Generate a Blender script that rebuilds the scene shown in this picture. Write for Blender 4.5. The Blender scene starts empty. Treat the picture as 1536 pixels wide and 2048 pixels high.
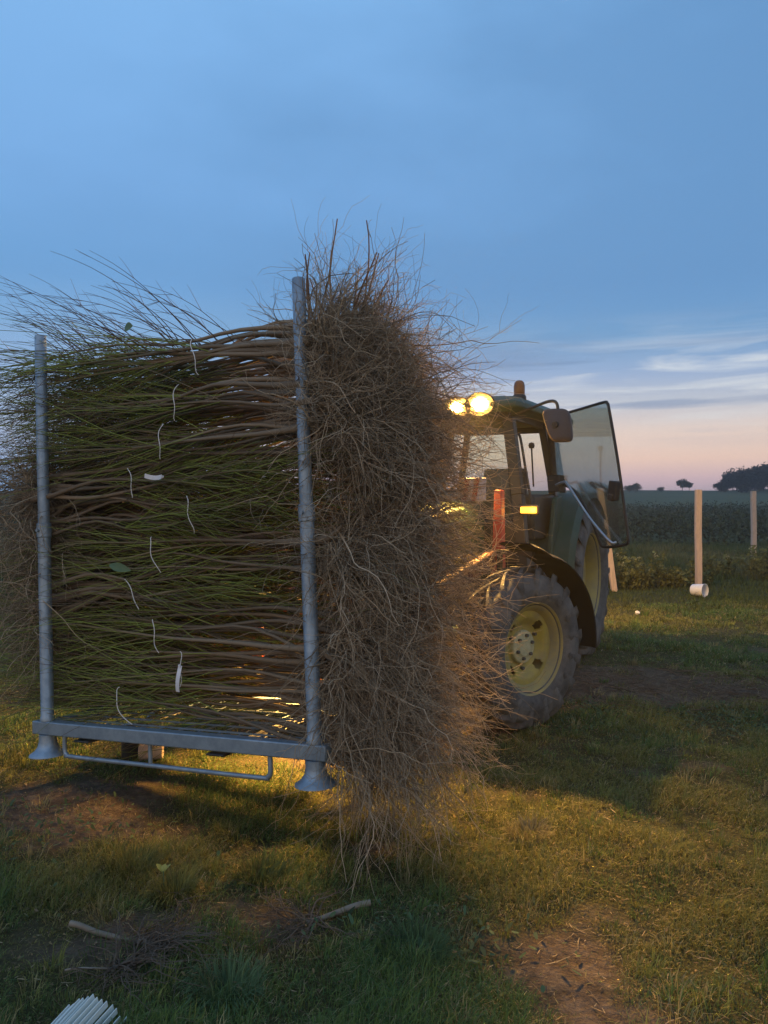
import bpy, math, random
import numpy as np
from mathutils import Matrix, Vector, Euler
R = math.radians
S = bpy.context.scene
C = S.collection
rng = np.random.default_rng(7)

# ------------------------------------------------------------------ camera, sky, light
cam = bpy.data.cameras.new('camera')
cam.sensor_fit = 'VERTICAL'; cam.sensor_height = 36.0
cam.lens = 36.0 * 1539 / 2048
cam.clip_start = 0.05; cam.clip_end = 3000
co = bpy.data.objects.new('camera', cam); C.objects.link(co)
co.location = (0, 0, 1.6); co.rotation_euler = (R(90 - 1.08), 0, 0)
S.camera = co
S.view_settings.view_transform = 'Standard'; S.view_settings.look = 'None'
S.view_settings.exposure = .15; S.view_settings.gamma = 1
S.cycles.use_denoising = True
S.cycles.max_bounces = 8; S.cycles.diffuse_bounces = 3; S.cycles.transparent_max_bounces = 12
S.cycles.sample_clamp_indirect = 4

W = bpy.data.worlds.new('World'); S.world = W; W.use_nodes = True
nt = W.node_tree; nt.nodes.clear()
def N(t, tree=None, **kw):
    n = (tree or nt).nodes.new(t)
    for k, v in kw.items(): setattr(n, k, v)
    return n
def LK(a, b, tree=None): (tree or nt).links.new(a, b)
def srgb(r, g, b):
    f = lambda c: (c / 255 / 12.92) if c / 255 <= .04045 else ((c / 255 + .055) / 1.055) ** 2.4
    return (f(r), f(g), f(b), 1)
def ramp(tree, stops, interp='LINEAR'):
    n = N('ShaderNodeValToRGB', tree); cr = n.color_ramp; cr.interpolation = interp
    while len(cr.elements) < len(stops): cr.elements.new(.5)
    for e, (p, c) in zip(cr.elements, stops): e.position = p; e.color = c
    return n
def math_(tree, op, a, b=None, c=None):
    n = N('ShaderNodeMath', tree, operation=op)
    for i, v in enumerate((a, b, c)):
        if v is None: continue
        if isinstance(v, (int, float)): n.inputs[i].default_value = v
        else: LK(v, n.inputs[i], tree)
    return n.outputs[0]
def mixc(tree, fac, a, b, mode='MIX'):
    n = N('ShaderNodeMix', tree, data_type='RGBA', blend_type=mode)
    if isinstance(fac, (int, float)): n.inputs[0].default_value = fac
    else: LK(fac, n.inputs[0], tree)
    for i, v in ((6, a), (7, b)):
        if isinstance(v, tuple): n.inputs[i].default_value = v
        else: LK(v, n.inputs[i], tree)
    return n.outputs[2]
tc = N('ShaderNodeTexCoord'); sep = N('ShaderNodeSeparateXYZ'); LK(tc.outputs['Generated'], sep.inputs[0])
X, Y, Z = sep.outputs
# layered dusk sky: pale blue overhead, slate cloud, bright gap, peach and mauve at the horizon
base = ramp(nt, [(0.0, srgb(60, 62, 66)), (0.5, srgb(150, 140, 152)), (0.511, srgb(194, 166, 170)), (0.524, srgb(228, 194, 174)), (0.540, srgb(222, 200, 186)),
                 (0.558, srgb(178, 182, 192)), (0.576, srgb(138, 160, 192)), (0.60, srgb(108, 148, 186)), (0.628, srgb(96, 144, 192)),
                 (0.68, srgb(108, 155, 205)), (0.80, srgb(118, 166, 214)), (1.0, srgb(120, 160, 205))])
LK(math_(nt, 'MULTIPLY_ADD', Z, .5, .5), base.inputs[0])
# streaky clouds stretched along the horizon
mp = N('ShaderNodeMapping'); LK(tc.outputs['Generated'], mp.inputs[0]); mp.inputs['Scale'].default_value = (3.0, 3.0, 34)
nz = N('ShaderNodeTexNoise'); nz.inputs['Distortion'].default_value = .6; LK(mp.outputs[0], nz.inputs['Vector']); nz.inputs['Scale'].default_value = 1.6; nz.inputs['Detail'].default_value = 7; nz.inputs['Roughness'].default_value = .62
streak = ramp(nt, [(.46, (0, 0, 0, 1)), (.74, (1, 1, 1, 1))]); LK(nz.outputs[0], streak.inputs[0])
band = ramp(nt, [(.528, (0, 0, 0, 1)), (.565, (1, 1, 1, 1)), (.58, (1, 1, 1, 1)), (.612, (0, 0, 0, 1))])
LK(math_(nt, 'MULTIPLY_ADD', Z, .5, .5), band.inputs[0])
az = ramp(nt, [(.30, (.15, .15, .15, 1)), (.75, (1, 1, 1, 1))]); LK(math_(nt, 'MULTIPLY_ADD', X, 1.0, .4), az.inputs[0])
f1 = math_(nt, 'MULTIPLY', math_(nt, 'MULTIPLY', streak.outputs[0], band.outputs[0]), az.outputs[0])
c1 = mixc(nt, f1, base.outputs[0], srgb(212, 214, 214))
nz2 = N('ShaderNodeTexNoise'); mp2 = N('ShaderNodeMapping'); LK(tc.outputs['Generated'], mp2.inputs[0]); mp2.inputs['Scale'].default_value = (2.2, 2.2, 40); mp2.inputs['Location'].default_value = (3.1, 1.7, 5)
LK(mp2.outputs[0], nz2.inputs['Vector']); nz2.inputs['Scale'].default_value = 1.7; nz2.inputs['Detail'].default_value = 5
dk = ramp(nt, [(.52, (0, 0, 0, 1)), (.68, (1, 1, 1, 1))]); LK(nz2.outputs[0], dk.inputs[0])
f2 = math_(nt, 'MULTIPLY', math_(nt, 'MULTIPLY', dk.outputs[0], band.outputs[0]), .75)
c2 = mixc(nt, f2, c1, srgb(104, 128, 164))
# broad soft cloud masses higher up, darker to the right
nz3 = N('ShaderNodeTexNoise'); mp3 = N('ShaderNodeMapping'); LK(tc.outputs['Generated'], mp3.inputs[0]); mp3.inputs['Scale'].default_value = (1.3, 1.3, 3.2); mp3.inputs['Location'].default_value = (.6, .2, .9)
LK(mp3.outputs[0], nz3.inputs['Vector']); nz3.inputs['Scale'].default_value = 1.9; nz3.inputs['Detail'].default_value = 5; nz3.inputs['Roughness'].default_value = .5
m3 = ramp(nt, [(.38, (0, 0, 0, 1)), (.62, (1, 1, 1, 1))]); LK(nz3.outputs[0], m3.inputs[0])
hi = ramp(nt, [(.575, (0, 0, 0, 1)), (.63, (1, 1, 1, 1))]); LK(math_(nt, 'MULTIPLY_ADD', Z, .5, .5), hi.inputs[0])
azr = ramp(nt, [(.25, (.0, .0, .0, 1)), (.9, (1, 1, 1, 1))]); LK(math_(nt, 'MULTIPLY_ADD', X, 1.0, .5), azr.inputs[0])
f3 = math_(nt, 'MULTIPLY', hi.outputs[0], math_(nt, 'ADD', math_(nt, 'MULTIPLY', m3.outputs[0], .48), math_(nt, 'MULTIPLY', azr.outputs[0], .50)))
c3 = mixc(nt, f3, c2, srgb(90, 134, 180))
sky = N('ShaderNodeTexSky', sky_type='NISHITA', sun_disc=False, sun_elevation=R(1.0), sun_rotation=R(208), altitude=100, dust_density=1.5)
nis = N('ShaderNodeBackground'); LK(sky.outputs[0], nis.inputs[0]); nis.inputs[1].default_value = .012
lf = ramp(nt, [(.18, (1, 1, 1, 1)), (.52, (0, 0, 0, 1))]); LK(math_(nt, 'MULTIPLY_ADD', X, 1.0, .5), lf.inputs[0])
low = ramp(nt, [(.50, (1, 1, 1, 1)), (.64, (0, 0, 0, 1))]); LK(math_(nt, 'MULTIPLY_ADD', Z, .5, .5), low.inputs[0])
c4 = mixc(nt, math_(nt, 'MULTIPLY', lf.outputs[0], low.outputs[0]), c3, srgb(128, 168, 214))
up_ = ramp(nt, [(.49, (0, 0, 0, 1)), (.50, (1, 1, 1, 1))]); LK(math_(nt, 'MULTIPLY_ADD', Z, .5, .5), up_.inputs[0])
c4 = mixc(nt, up_.outputs[0], srgb(60, 62, 66), c4)
bk_ = ramp(nt, [(.28, (1, 1, 1, 1)), (.50, (0, 0, 0, 1))]); LK(math_(nt, 'MULTIPLY_ADD', Y, .5, .5), bk_.inputs[0])
glow = ramp(nt, [(.49, srgb(60, 62, 66)), (.50, srgb(222, 182, 146)), (.60, srgb(200, 184, 170)), (.75, srgb(150, 168, 190)), (1, srgb(130, 165, 210))]); LK(math_(nt, 'MULTIPLY_ADD', Z, .5, .5), glow.inputs[0])
c4 = mixc(nt, bk_.outputs[0], c4, glow.outputs[0])
bg = N('ShaderNodeBackground'); LK(c4, bg.inputs[0]); bg.inputs[1].default_value = 1.17
ad = N('ShaderNodeAddShader'); LK(bg.outputs[0], ad.inputs[0]); LK(nis.outputs[0], ad.inputs[1])
out = N('ShaderNodeOutputWorld'); LK(ad.outputs[0], out.inputs[0])

sl = bpy.data.lights.new('sun', 'SUN'); sl.energy = .10; sl.angle = R(40); sl.color = (1, .72, .55)
so = bpy.data.objects.new('sun', sl); C.objects.link(so)
sd = Vector((math.sin(R(208)), math.cos(R(208)), math.tan(R(8))))       # towards the afterglow, behind the viewer
so.rotation_euler = sd.to_track_quat('Z', 'Y').to_euler()

# ------------------------------------------------------------------ materials
MATS = {}
def mat(name, col, rough=.6, metal=0, col2=None, nscale=8, bump=0, bscale=60, spec=.4, emit=None, estr=0, stretch=None):
    if name in MATS: return MATS[name]
    m = bpy.data.materials.new(name); m.use_nodes = True; t = m.node_tree; b = t.nodes['Principled BSDF']
    b.inputs['Base Color'].default_value = (*col, 1); b.inputs['Roughness'].default_value = rough; b.inputs['Metallic'].default_value = metal
    b.inputs['Specular IOR Level'].default_value = spec
    tcn = N('ShaderNodeTexCoord', t); vec = tcn.outputs['Object']
    if stretch:
        mpn = N('ShaderNodeMapping', t); LK(vec, mpn.inputs[0], t); mpn.inputs['Scale'].default_value = stretch; vec = mpn.outputs[0]
    if col2 is not None:
        n1 = N('ShaderNodeTexNoise', t); LK(vec, n1.inputs['Vector'], t); n1.inputs['Scale'].default_value = nscale; n1.inputs['Detail'].default_value = 6; n1.inputs['Roughness'].default_value = .65
        rp = ramp(t, [(.36, (0, 0, 0, 1)), (.66, (1, 1, 1, 1))]); LK(n1.outputs[0], rp.inputs[0], t)
        LK(mixc(t, rp.outputs[0], (*col, 1), (*col2, 1)), b.inputs['Base Color'], t)
        rr = N('ShaderNodeMapRange', t); LK(n1.outputs[0], rr.inputs[0], t); rr.inputs[3].default_value = max(.05, rough - .15); rr.inputs[4].default_value = min(1, rough + .15)
        LK(rr.outputs[0], b.inputs['Roughness'], t)
    if bump:
        n2 = N('ShaderNodeTexNoise', t); LK(vec, n2.inputs['Vector'], t); n2.inputs['Scale'].default_value = bscale; n2.inputs['Detail'].default_value = 4
        bp = N('ShaderNodeBump', t); LK(n2.outputs[0], bp.inputs['Height'], t); bp.inputs['Strength'].default_value = bump; bp.inputs['Distance'].default_value = .01
        LK(bp.outputs[0], b.inputs['Normal'], t)
    if emit: b.inputs['Emission Color'].default_value = (*emit, 1); b.inputs['Emission Strength'].default_value = estr
    MATS[name] = m; return m
def mat_attr(name, rough=.8, translucent=0, spec=.2):
    m = bpy.data.materials.new(name); m.use_nodes = True; t = m.node_tree; b = t.nodes['Principled BSDF']
    a = N('ShaderNodeAttribute', t, attribute_name='col'); LK(a.outputs['Color'], b.inputs['Base Color'], t)
    b.inputs['Roughness'].default_value = rough; b.inputs['Specular IOR Level'].default_value = spec
    if translucent:
        tr = N('ShaderNodeBsdfTranslucent', t); LK(a.outputs['Color'], tr.inputs[0], t)
        mx = N('ShaderNodeMixShader', t); mx.inputs[0].default_value = translucent
        LK(b.outputs[0], mx.inputs[1], t); LK(tr.outputs[0], mx.inputs[2], t); LK(mx.outputs[0], t.nodes['Material Output'].inputs[0], t)
    MATS[name] = m; return m
def glass(name, tint, dirt=.04, refl=.6):
    m = bpy.data.materials.new(name); m.use_nodes = True; t = m.node_tree; t.nodes.remove(t.nodes['Principled BSDF'])
    tr = N('ShaderNodeBsdfTransparent', t); tr.inputs[0].default_value = (*tint, 1)
    gl = N('ShaderNodeBsdfGlossy', t); gl.inputs['Roughness'].default_value = .03
    df = N('ShaderNodeBsdfDiffuse', t); df.inputs[0].default_value = (.5, .5, .45, 1)
    fr = N('ShaderNodeFresnel', t); fr.inputs[0].default_value = 1.45
    m1 = N('ShaderNodeMixShader', t); LK(math_(t, 'MULTIPLY', fr.outputs[0], refl), m1.inputs[0], t); LK(tr.outputs[0], m1.inputs[1], t); LK(gl.outputs[0], m1.inputs[2], t)
    nzz = N('ShaderNodeTexNoise', t); nzz.inputs['Scale'].default_value = 5; nzz.inputs['Detail'].default_value = 6
    tcn = N('ShaderNodeTexCoord', t); LK(tcn.outputs['Object'], nzz.inputs['Vector'], t)
    m2 = N('ShaderNodeMixShader', t); LK(math_(t, 'MULTIPLY', nzz.outputs[0], dirt * 2), m2.inputs[0], t); LK(m1.outputs[0], m2.inputs[1], t); LK(df.outputs[0], m2.inputs[2], t)
    LK(m2.outputs[0], t.nodes['Material Output'].inputs[0], t); MATS[name] = m; return m

# ------------------------------------------------------------------ mesh helpers
def raw_mesh(name, V, quads=None, tris=None, col=None, smooth=True):
    me = bpy.data.meshes.new(name); V = np.asarray(V, np.float32).reshape(-1, 3)
    q = np.zeros((0, 4), np.int32) if quads is None else np.asarray(quads, np.int32)
    t = np.zeros((0, 3), np.int32) if tris is None else np.asarray(tris, np.int32)
    me.vertices.add(len(V)); me.vertices.foreach_set('co', V.ravel())
    me.loops.add(q.size + t.size); me.loops.foreach_set('vertex_index', np.concatenate([q.ravel(), t.ravel()]))
    me.polygons.add(len(q) + len(t))
    st = np.concatenate([np.arange(len(q)) * 4, q.size + np.arange(len(t)) * 3]).astype(np.int32)
    me.polygons.foreach_set('loop_start', st)
    me.polygons.foreach_set('use_smooth', np.full(len(q) + len(t), smooth))
    if col is not None:
        col = np.asarray(col, np.float32).reshape(-1, 3)
        a = me.attributes.new('col', 'FLOAT_COLOR', 'POINT'); a.data.foreach_set('color', np.c_[col, np.ones(len(col), np.float32)].astype(np.float32).ravel())
    me.update(calc_edges=True); me.validate(); return me
def link(name, me, m=None, parent=None):
    o = bpy.data.objects.new(name, me); C.objects.link(o)
    if m is not None: me.materials.append(m)
    if parent is not None: o.parent = parent
    return o
def tag(o, label=None, cat=None, group=None, kind=None):
    for k, v in (('label', label), ('category', cat), ('group', group), ('kind', kind)):
        if v: o[k] = v
    return o
def empty(name, loc=(0, 0, 0), mtx=None):
    o = bpy.data.objects.new(name, None); C.objects.link(o); o.empty_display_size = .1
    if mtx is not None: o.matrix_basis = mtx
    else: o.location = loc
    return o
def nrm(v): return v / np.maximum(np.linalg.norm(v, axis=-1, keepdims=True), 1e-9)
def tubes(P, r, sides=4, col=None):
    """P (n,k,3) polylines, r (n,k) radii -> verts, quads, colours"""
    P = np.asarray(P, float); n, k, _ = P.shape
    T = nrm(np.gradient(P, axis=1)); mean = np.abs(T.mean(1)); ax = np.eye(3)[mean.argmin(1)][:, None, :]
    n1 = nrm(np.cross(T, ax)); n2 = np.cross(T, n1)
    a = np.arange(sides) * 2 * np.pi / sides
    ring = n1[:, :, None, :] * np.cos(a)[None, None, :, None] + n2[:, :, None, :] * np.sin(a)[None, None, :, None]
    V = P[:, :, None, :] + np.asarray(r)[:, :, None, None] * ring
    idx = np.arange(n * k * sides).reshape(n, k, sides)
    A = idx[:, :-1, :]; B = np.roll(A, -1, 2); D = idx[:, 1:, :]; E_ = np.roll(D, -1, 2)
    Q = np.stack([A, B, E_, D], -1).reshape(-1, 4)
    cc = None if col is None else np.repeat(np.broadcast_to(col, (n, k, 3))[:, :, None, :], sides, 2).reshape(-1, 3)
    return V.reshape(-1, 3), Q, cc
def join(parts):
    V, Q, Cc, off = [], [], [], 0
    for v, q, c in parts:
        V.append(v); Q.append(q + off); Cc.append(c); off += len(v)
    return np.concatenate(V), np.concatenate(Q), np.concatenate(Cc)

class MB:
    """collects shapes into one mesh"""
    def __init__(s): s.v = []; s.f = []
    def add(s, v, f):
        o = len(s.v); s.v += [tuple(float(c) for c in p) for p in v]; s.f += [tuple(i + o for i in q) for q in f]; return s
    def box(s, c, d, rot=None):
        d = np.array(d) / 2; p = np.array([(x, y, z) for x in (-1, 1) for y in (-1, 1) for z in (-1, 1)]) * d
        if rot is not None: p = p @ np.array(Euler(rot).to_matrix()).T
        return s.add(p + np.array(c), [(0, 1, 3, 2), (4, 6, 7, 5), (0, 4, 5, 1), (2, 3, 7, 6), (0, 2, 6, 4), (1, 5, 7, 3)])
    def hexa(s, p):  # 8 points: bottom loop 4, top loop 4
        return s.add(p, [(3, 2, 1, 0), (4, 5, 6, 7), (0, 1, 5, 4), (1, 2, 6, 5), (2, 3, 7, 6), (3, 0, 4, 7)])
    def bar(s, a, b, w, h=None, up=(0, 0, 1)):
        a = np.array(a, float); b = np.array(b, float); h = h or w; t = nrm(b - a); u = np.array(up, float)
        if abs(t @ u) > .95: u = np.array((0, 1., 0))
        x = nrm(np.cross(t, u)); y = np.cross(x, t)
        pts = []
        for p in (a, b): pts += [p - x * w / 2 - y * h / 2, p + x * w / 2 - y * h / 2, p + x * w / 2 + y * h / 2, p - x * w / 2 + y * h / 2]
        return s.hexa(pts)
    def tube(s, pts, r, sides=10, cap=True):
        P = np.array(pts, float)[None]; k = P.shape[1]; rr = np.broadcast_to(np.array(r, float), (k,))[None]
        V, Q, _ = tubes(P, rr, sides); f = [tuple(q) for q in Q]
        if cap: f += [tuple(range(sides)), tuple(range((k - 1) * sides, k * sides))[::-1]]
        return s.add(V, f)
    def lathe(s, prof, seg=32, axis=2, c=(0, 0, 0), closed=False):
        a = np.arange(seg) * 2 * np.pi / seg; v = []
        for r_, h in prof:
            for t in a:
                p = [r_ * math.cos(t), r_ * math.sin(t), h]
                v.append(p if axis == 2 else ([h, p[0], p[1]] if axis == 0 else [p[0], h, p[1]]))
        f = []; n = len(prof)
        for i in range(n if closed else n - 1):
            for j in range(seg):
                i2 = (i + 1) % n; f.append((i * seg + j, i * seg + (j + 1) % seg, i2 * seg + (j + 1) % seg, i2 * seg + j))
        if not closed:
            if prof[0][0] > 1e-6: f.append(tuple(range(seg))[::-1])
            if prof[-1][0] > 1e-6: f.append(tuple(range((n - 1) * seg, n * seg)))
        return s.add(np.array(v) + np.array(c), f)
    def prism(s, poly, d, origin=(0, 0, 0), ux=(1, 0, 0), uy=(0, 0, 1)):
        ux = np.array(ux, float); uy = np.array(uy, float); nn = np.cross(ux, uy); o = np.array(origin, float); n = len(poly)
        v = [o + ux * a + uy * b - nn * d / 2 for a, b in poly] + [o + ux * a + uy * b + nn * d / 2 for a, b in poly]
        return s.add(v, [tuple(range(n))[::-1], tuple(range(n, 2 * n))] + [(i, (i + 1) % n, n + (i + 1) % n, n + i) for i in range(n)])
    def xf(s, M):
        M = np.array(M); s.v = [tuple(M[:3, :3] @ np.array(p) + M[:3, 3]) for p in s.v]; return s
    def build(s, name, m, parent=None, bevel=0, angle=40, smooth=True):
        me = bpy.data.meshes.new(name); me.from_pydata(s.v, [], s.f); me.update()
        import bmesh
        b = bmesh.new(); b.from_mesh(me); bmesh.ops.recalc_face_normals(b, faces=b.faces); b.to_mesh(me); b.free()
        if smooth:
            me.polygons.foreach_set('use_smooth', [True] * len(me.polygons)); me.set_sharp_from_angle(angle=R(angle))
        o = link(name, me, m, parent)
        if bevel:
            bv = o.modifiers.new('bevel', 'BEVEL'); bv.width = bevel; bv.segments = 2; bv.limit_method = 'ANGLE'; bv.angle_limit = R(40)
        return o
def arc(pts, n=6):
    """smooth a polyline by Catmull-Rom"""
    P = [np.array(p, float) for p in pts]; P = [2 * P[0] - P[1]] + P + [2 * P[-1] - P[-2]]; o = []
    for i in range(1, len(P) - 2):
        for t in np.linspace(0, 1, n, endpoint=False):
            a, b, c, d = P[i - 1:i + 3]
            o.append(.5 * (2 * b + (c - a) * t + (2 * a - 5 * b + 4 * c - d) * t * t + (3 * b - a - 3 * c + d) * t ** 3))
    o.append(P[-2]); return o

# value noise
def vnoise(x, y, seed=0):
    xi = np.floor(x).astype(np.int64); yi = np.floor(y).astype(np.int64); fx = x - xi; fy = y - yi
    fx = fx * fx * (3 - 2 * fx); fy = fy * fy * (3 - 2 * fy)
    def h(a, b):
        n = (a * 374761393 + b * 668265263 + seed * 1442695041) & 0xffffffff
        n = ((n ^ (n >> 13)) * 1274126177) & 0xffffffff; n = n ^ (n >> 16)
        return (n & 0xffff) / 65535.
    return (h(xi, yi) * (1 - fx) + h(xi + 1, yi) * fx) * (1 - fy) + (h(xi, yi + 1) * (1 - fx) + h(xi + 1, yi + 1) * fx) * fy
def fbm(x, y, o=4, seed=0):
    s = 0; a = .5; t = 0
    for i in range(o): s = s + a * vnoise(x * 2 ** i, y * 2 ** i, seed + i); t += a; a *= .5
    return s / t
def sstep(a, b, x): t = np.clip((x - a) / (b - a), 0, 1); return t * t * (3 - 2 * t)

# ------------------------------------------------------------------ ground
def gh(x, y):
    x = np.asarray(x, float); y = np.asarray(y, float); d = np.hypot(x, y)
    near = .10 * (fbm(x * .55, y * .55, 3, 3) - .5) + .07 * (fbm(x * 2.6, y * 2.6, 3, 9) - .5)
    far = 2.75 * sstep(40, 150, d) + .6 * sstep(25, 150, d) * (fbm(x * .024, y * .024, 3, 5) - .5)
    hillr = 2.75 * sstep(35, 105, x - .12 * y) * sstep(45, 130, y)
    drop = -12 * sstep(155, 300, d)
    return near * sstep(60, 20, d) + far + hillr + drop
PATCH = [(-1.9, 4.1, .75, .30, 1), (-1.3, 3.75, .5, .2, .7), (-.35, 3.5, .4, .12, .35), (-.55, 2.85, .5, .2, .6), (-1.15, 2.6, .35, .25, .5), (.66, 2.62, .36, .32, .9), (1.0, 2.30, .25, .12, .4),
         (2.5, 6.5, 1.9, .85, 1), (.3, 5.6, 1.4, 1.0, .7), (1.6, 4.5, .9, .3, .25), (3.4, 4.2, 1.2, .5, .3), (1.0, 3.45, .35, .15, .5)]
LUSH = [(-.5, 2.42, .35, .2, 1), (.15, 2.9, .35, .3, .6), (.7, 3.35, .5, .25, .6), (2.1, 5.45, 1.0, .35, .8), (-1.0, 3.2, .35, .2, .7), (1.7, 3.0, .6, .4, .6), (-.6, 3.15, .4, .18, .6), (0.05, 2.45, .3, .2, .5)]
def field(x, y, L): 
    s = 0
    for cx, cy, rx, ry, w in L: s = s + w * np.exp(-((x - cx) / rx) ** 2 - ((y - cy) / ry) ** 2)
    return s
def dirt(x, y):
    v = field(x, y, PATCH) * 1.0 - field(x, y, LUSH) * .8 + 1.3 * (fbm(x * 1.7, y * 1.7, 4, 21) - .5) + .9 * (fbm(x * 6, y * 6, 3, 31) - .5)
    v = v * sstep(12, 9, y) - .17
    return np.clip(sstep(.05, .75, v), 0, 1)
u = np.linspace(-1, 1, 321); gx = np.sinh(u * 6.4) / np.sinh(6.4) * 200
v_ = np.linspace(-.55, 1, 361); gy = 4 + np.sinh(v_ * 6.6) / np.sinh(6.6) * 200
GX, GY = np.meshgrid(gx, gy, indexing='ij'); GZ = gh(GX, GY)
ni, nj = GX.shape; idx = np.arange(ni * nj).reshape(ni, nj)
Q = np.stack([idx[:-1, :-1], idx[1:, :-1], idx[1:, 1:], idx[:-1, 1:]], -1).reshape(-1, 4)
dm = dirt(GX, GY); mead = sstep(10.5, 13, GY); far = sstep(24, 40, GY)
gcol = np.stack([dm, mead, far], -1)
gme = raw_mesh('ground', np.stack([GX, GY, GZ], -1), Q, col=gcol)
gm = bpy.data.materials.new('soil_and_turf'); gm.use_nodes = True; t = gm.node_tree; b = t.nodes['Principled BSDF']; b.inputs['Roughness'].default_value = .95; b.inputs['Specular IOR Level'].default_value = .1
at = N('ShaderNodeAttribute', t, attribute_name='col'); sp = N('ShaderNodeSeparateColor', t); LK(at.outputs['Color'], sp.inputs[0], t)
tcg = N('ShaderNodeTexCoord', t)
n1 = N('ShaderNodeTexNoise', t); LK(tcg.outputs['Object'], n1.inputs['Vector'], t); n1.inputs['Scale'].default_value = 14; n1.inputs['Detail'].default_value = 8; n1.inputs['Roughness'].default_value = .7
n2 = N('ShaderNodeTexNoise', t); LK(tcg.outputs['Object'], n2.inputs['Vector'], t); n2.inputs['Scale'].default_value = 70; n2.inputs['Detail'].default_value = 6
soil = ramp(t, [(.3, (.065, .047, .032, 1)), (.5, (.125, .092, .064, 1)), (.72, (.22, .17, .12, 1))]); LK(n1.outputs[0], soil.inputs[0], t)
turf = ramp(t, [(.3, (.035, .036, .014, 1)), (.55, (.07, .066, .026, 1)), (.75, (.14, .11, .05, 1))]); LK(n2.outputs[0], turf.inputs[0], t)
n3 = N('ShaderNodeTexNoise', t); LK(tcg.outputs['Object'], n3.inputs['Vector'], t); n3.inputs['Scale'].default_value = .04; n3.inputs['Detail'].default_value = 5
farc = ramp(t, [(.35, (.05, .06, .032, 1)), (.6, (.10, .11, .055, 1))]); LK(n3.outputs[0], farc.inputs[0], t)
cA = mixc(t, sp.outputs[0], turf.outputs[0], soil.outputs[0])
cB = mixc(t, math_(t, 'MULTIPLY', sp.outputs[1], .6), cA, (.06, .07, .02, 1))
LK(mixc(t, sp.outputs[2], cB, farc.outputs[0]), b.inputs['Base Color'], t)
bp = N('ShaderNodeBump', t); LK(math_(t, 'ADD', n1.outputs[0], math_(t, 'MULTIPLY', n2.outputs[0], .5)), bp.inputs['Height'], t); bp.inputs['Strength'].default_value = .9; bp.inputs['Distance'].default_value = .03
LK(bp.outputs[0], b.inputs['Normal'], t)
tag(link('ground', gme, gm), 'worn grassy field with bare soil patches', None, None, 'structure')

# ------------------------------------------------------------------ grass (nobody could count it)
M_grass = mat_attr('grass_blades', .75, .25)
def blades(x, y, h, w, az_, lean, c0, c1, curl=.5, z0=None):
    n = len(x); z = gh(x, y) if z0 is None else z0
    d = np.stack([np.cos(az_), np.sin(az_), np.zeros(n)], -1); sd_ = np.stack([-np.sin(az_ + .6), np.cos(az_ + .6), np.zeros(n)], -1)
    b0 = np.stack([x, y, z - .01], -1); up = np.array([0, 0, 1.])
    ln = lean[:, None]; hh = h[:, None]; ww = w[:, None]
    mid = b0 + up * hh * .6 * np.cos(ln * .6) + d * hh * .6 * np.sin(ln * .6)
    tip = mid + up * hh * .45 * np.cos(ln * (1 + curl)) + d * hh * .45 * np.sin(ln * (1 + curl))
    V = np.stack([b0 - sd_ * ww, b0 + sd_ * ww, mid + sd_ * ww * .7, mid - sd_ * ww * .7, tip], 1)
    i = np.arange(n)[:, None] * 5
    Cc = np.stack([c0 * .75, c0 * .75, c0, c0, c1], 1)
    return V.reshape(-1, 3), i + np.array([0, 1, 2, 3]), i + np.array([3, 2, 4]), Cc.reshape(-1, 3)
def scatter(n, y0, y1, slope=.62, pw=1.0, extra=.7):
    y = y0 + (y1 - y0) * rng.random(n) ** pw
    x = (rng.random(n) * 2 - 1) * (y * slope + extra)
    return x, y
x1, y1 = scatter(640000, 1.9, 11.5, .60, 1.45)
dn = dirt(x1, y1); cl = fbm(x1 * 3.2, y1 * 3.2, 3, 77)
keep = rng.random(len(x1)) < (np.clip(1.03 - dn, .05, 1) * (.30 + .8 * sstep(.30, .58, cl)) + .05)
x1, y1, dn, cl = x1[keep], y1[keep], dn[keep], cl[keep]; n = len(x1)
lush = np.clip(field(x1, y1, LUSH), 0, 1)
hgt = (.030 + .095 * sstep(.35, .75, cl) * rng.random(n) + .035 * lush * rng.random(n)) * (1 - .4 * dn)
far_w = np.clip(y1 / 4, .8, 2.4)
wid = (.0011 + .0012 * rng.random(n)) * far_w
kind = rng.random(n); tone = fbm(x1 * .9, y1 * .9, 3, 55)
green = np.array([.13, .19, .045]); olive = np.array([.20, .20, .055]); straw = np.array([.40, .32, .16]); deep = np.array([.09, .16, .06])
dry = sstep(.42, .62, tone)[:, None]
c0 = green * (1 - dry) + olive * dry
c0 = np.where((kind < .18 + .25 * dn)[:, None], straw * (.6 + .5 * rng.random(n)[:, None]), c0)
c0 = np.where(((kind > .75) & (dry[:, 0] < .6))[:, None], deep, c0) * (.75 + .5 * rng.random(n)[:, None])
azg = rng.random(n) * 2 * np.pi + 1.2 * (tone - .5); lean = .35 + .95 * rng.random(n) ** .8
lean = np.where(kind < .18, 1.1 + .4 * rng.random(n), lean)
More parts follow.
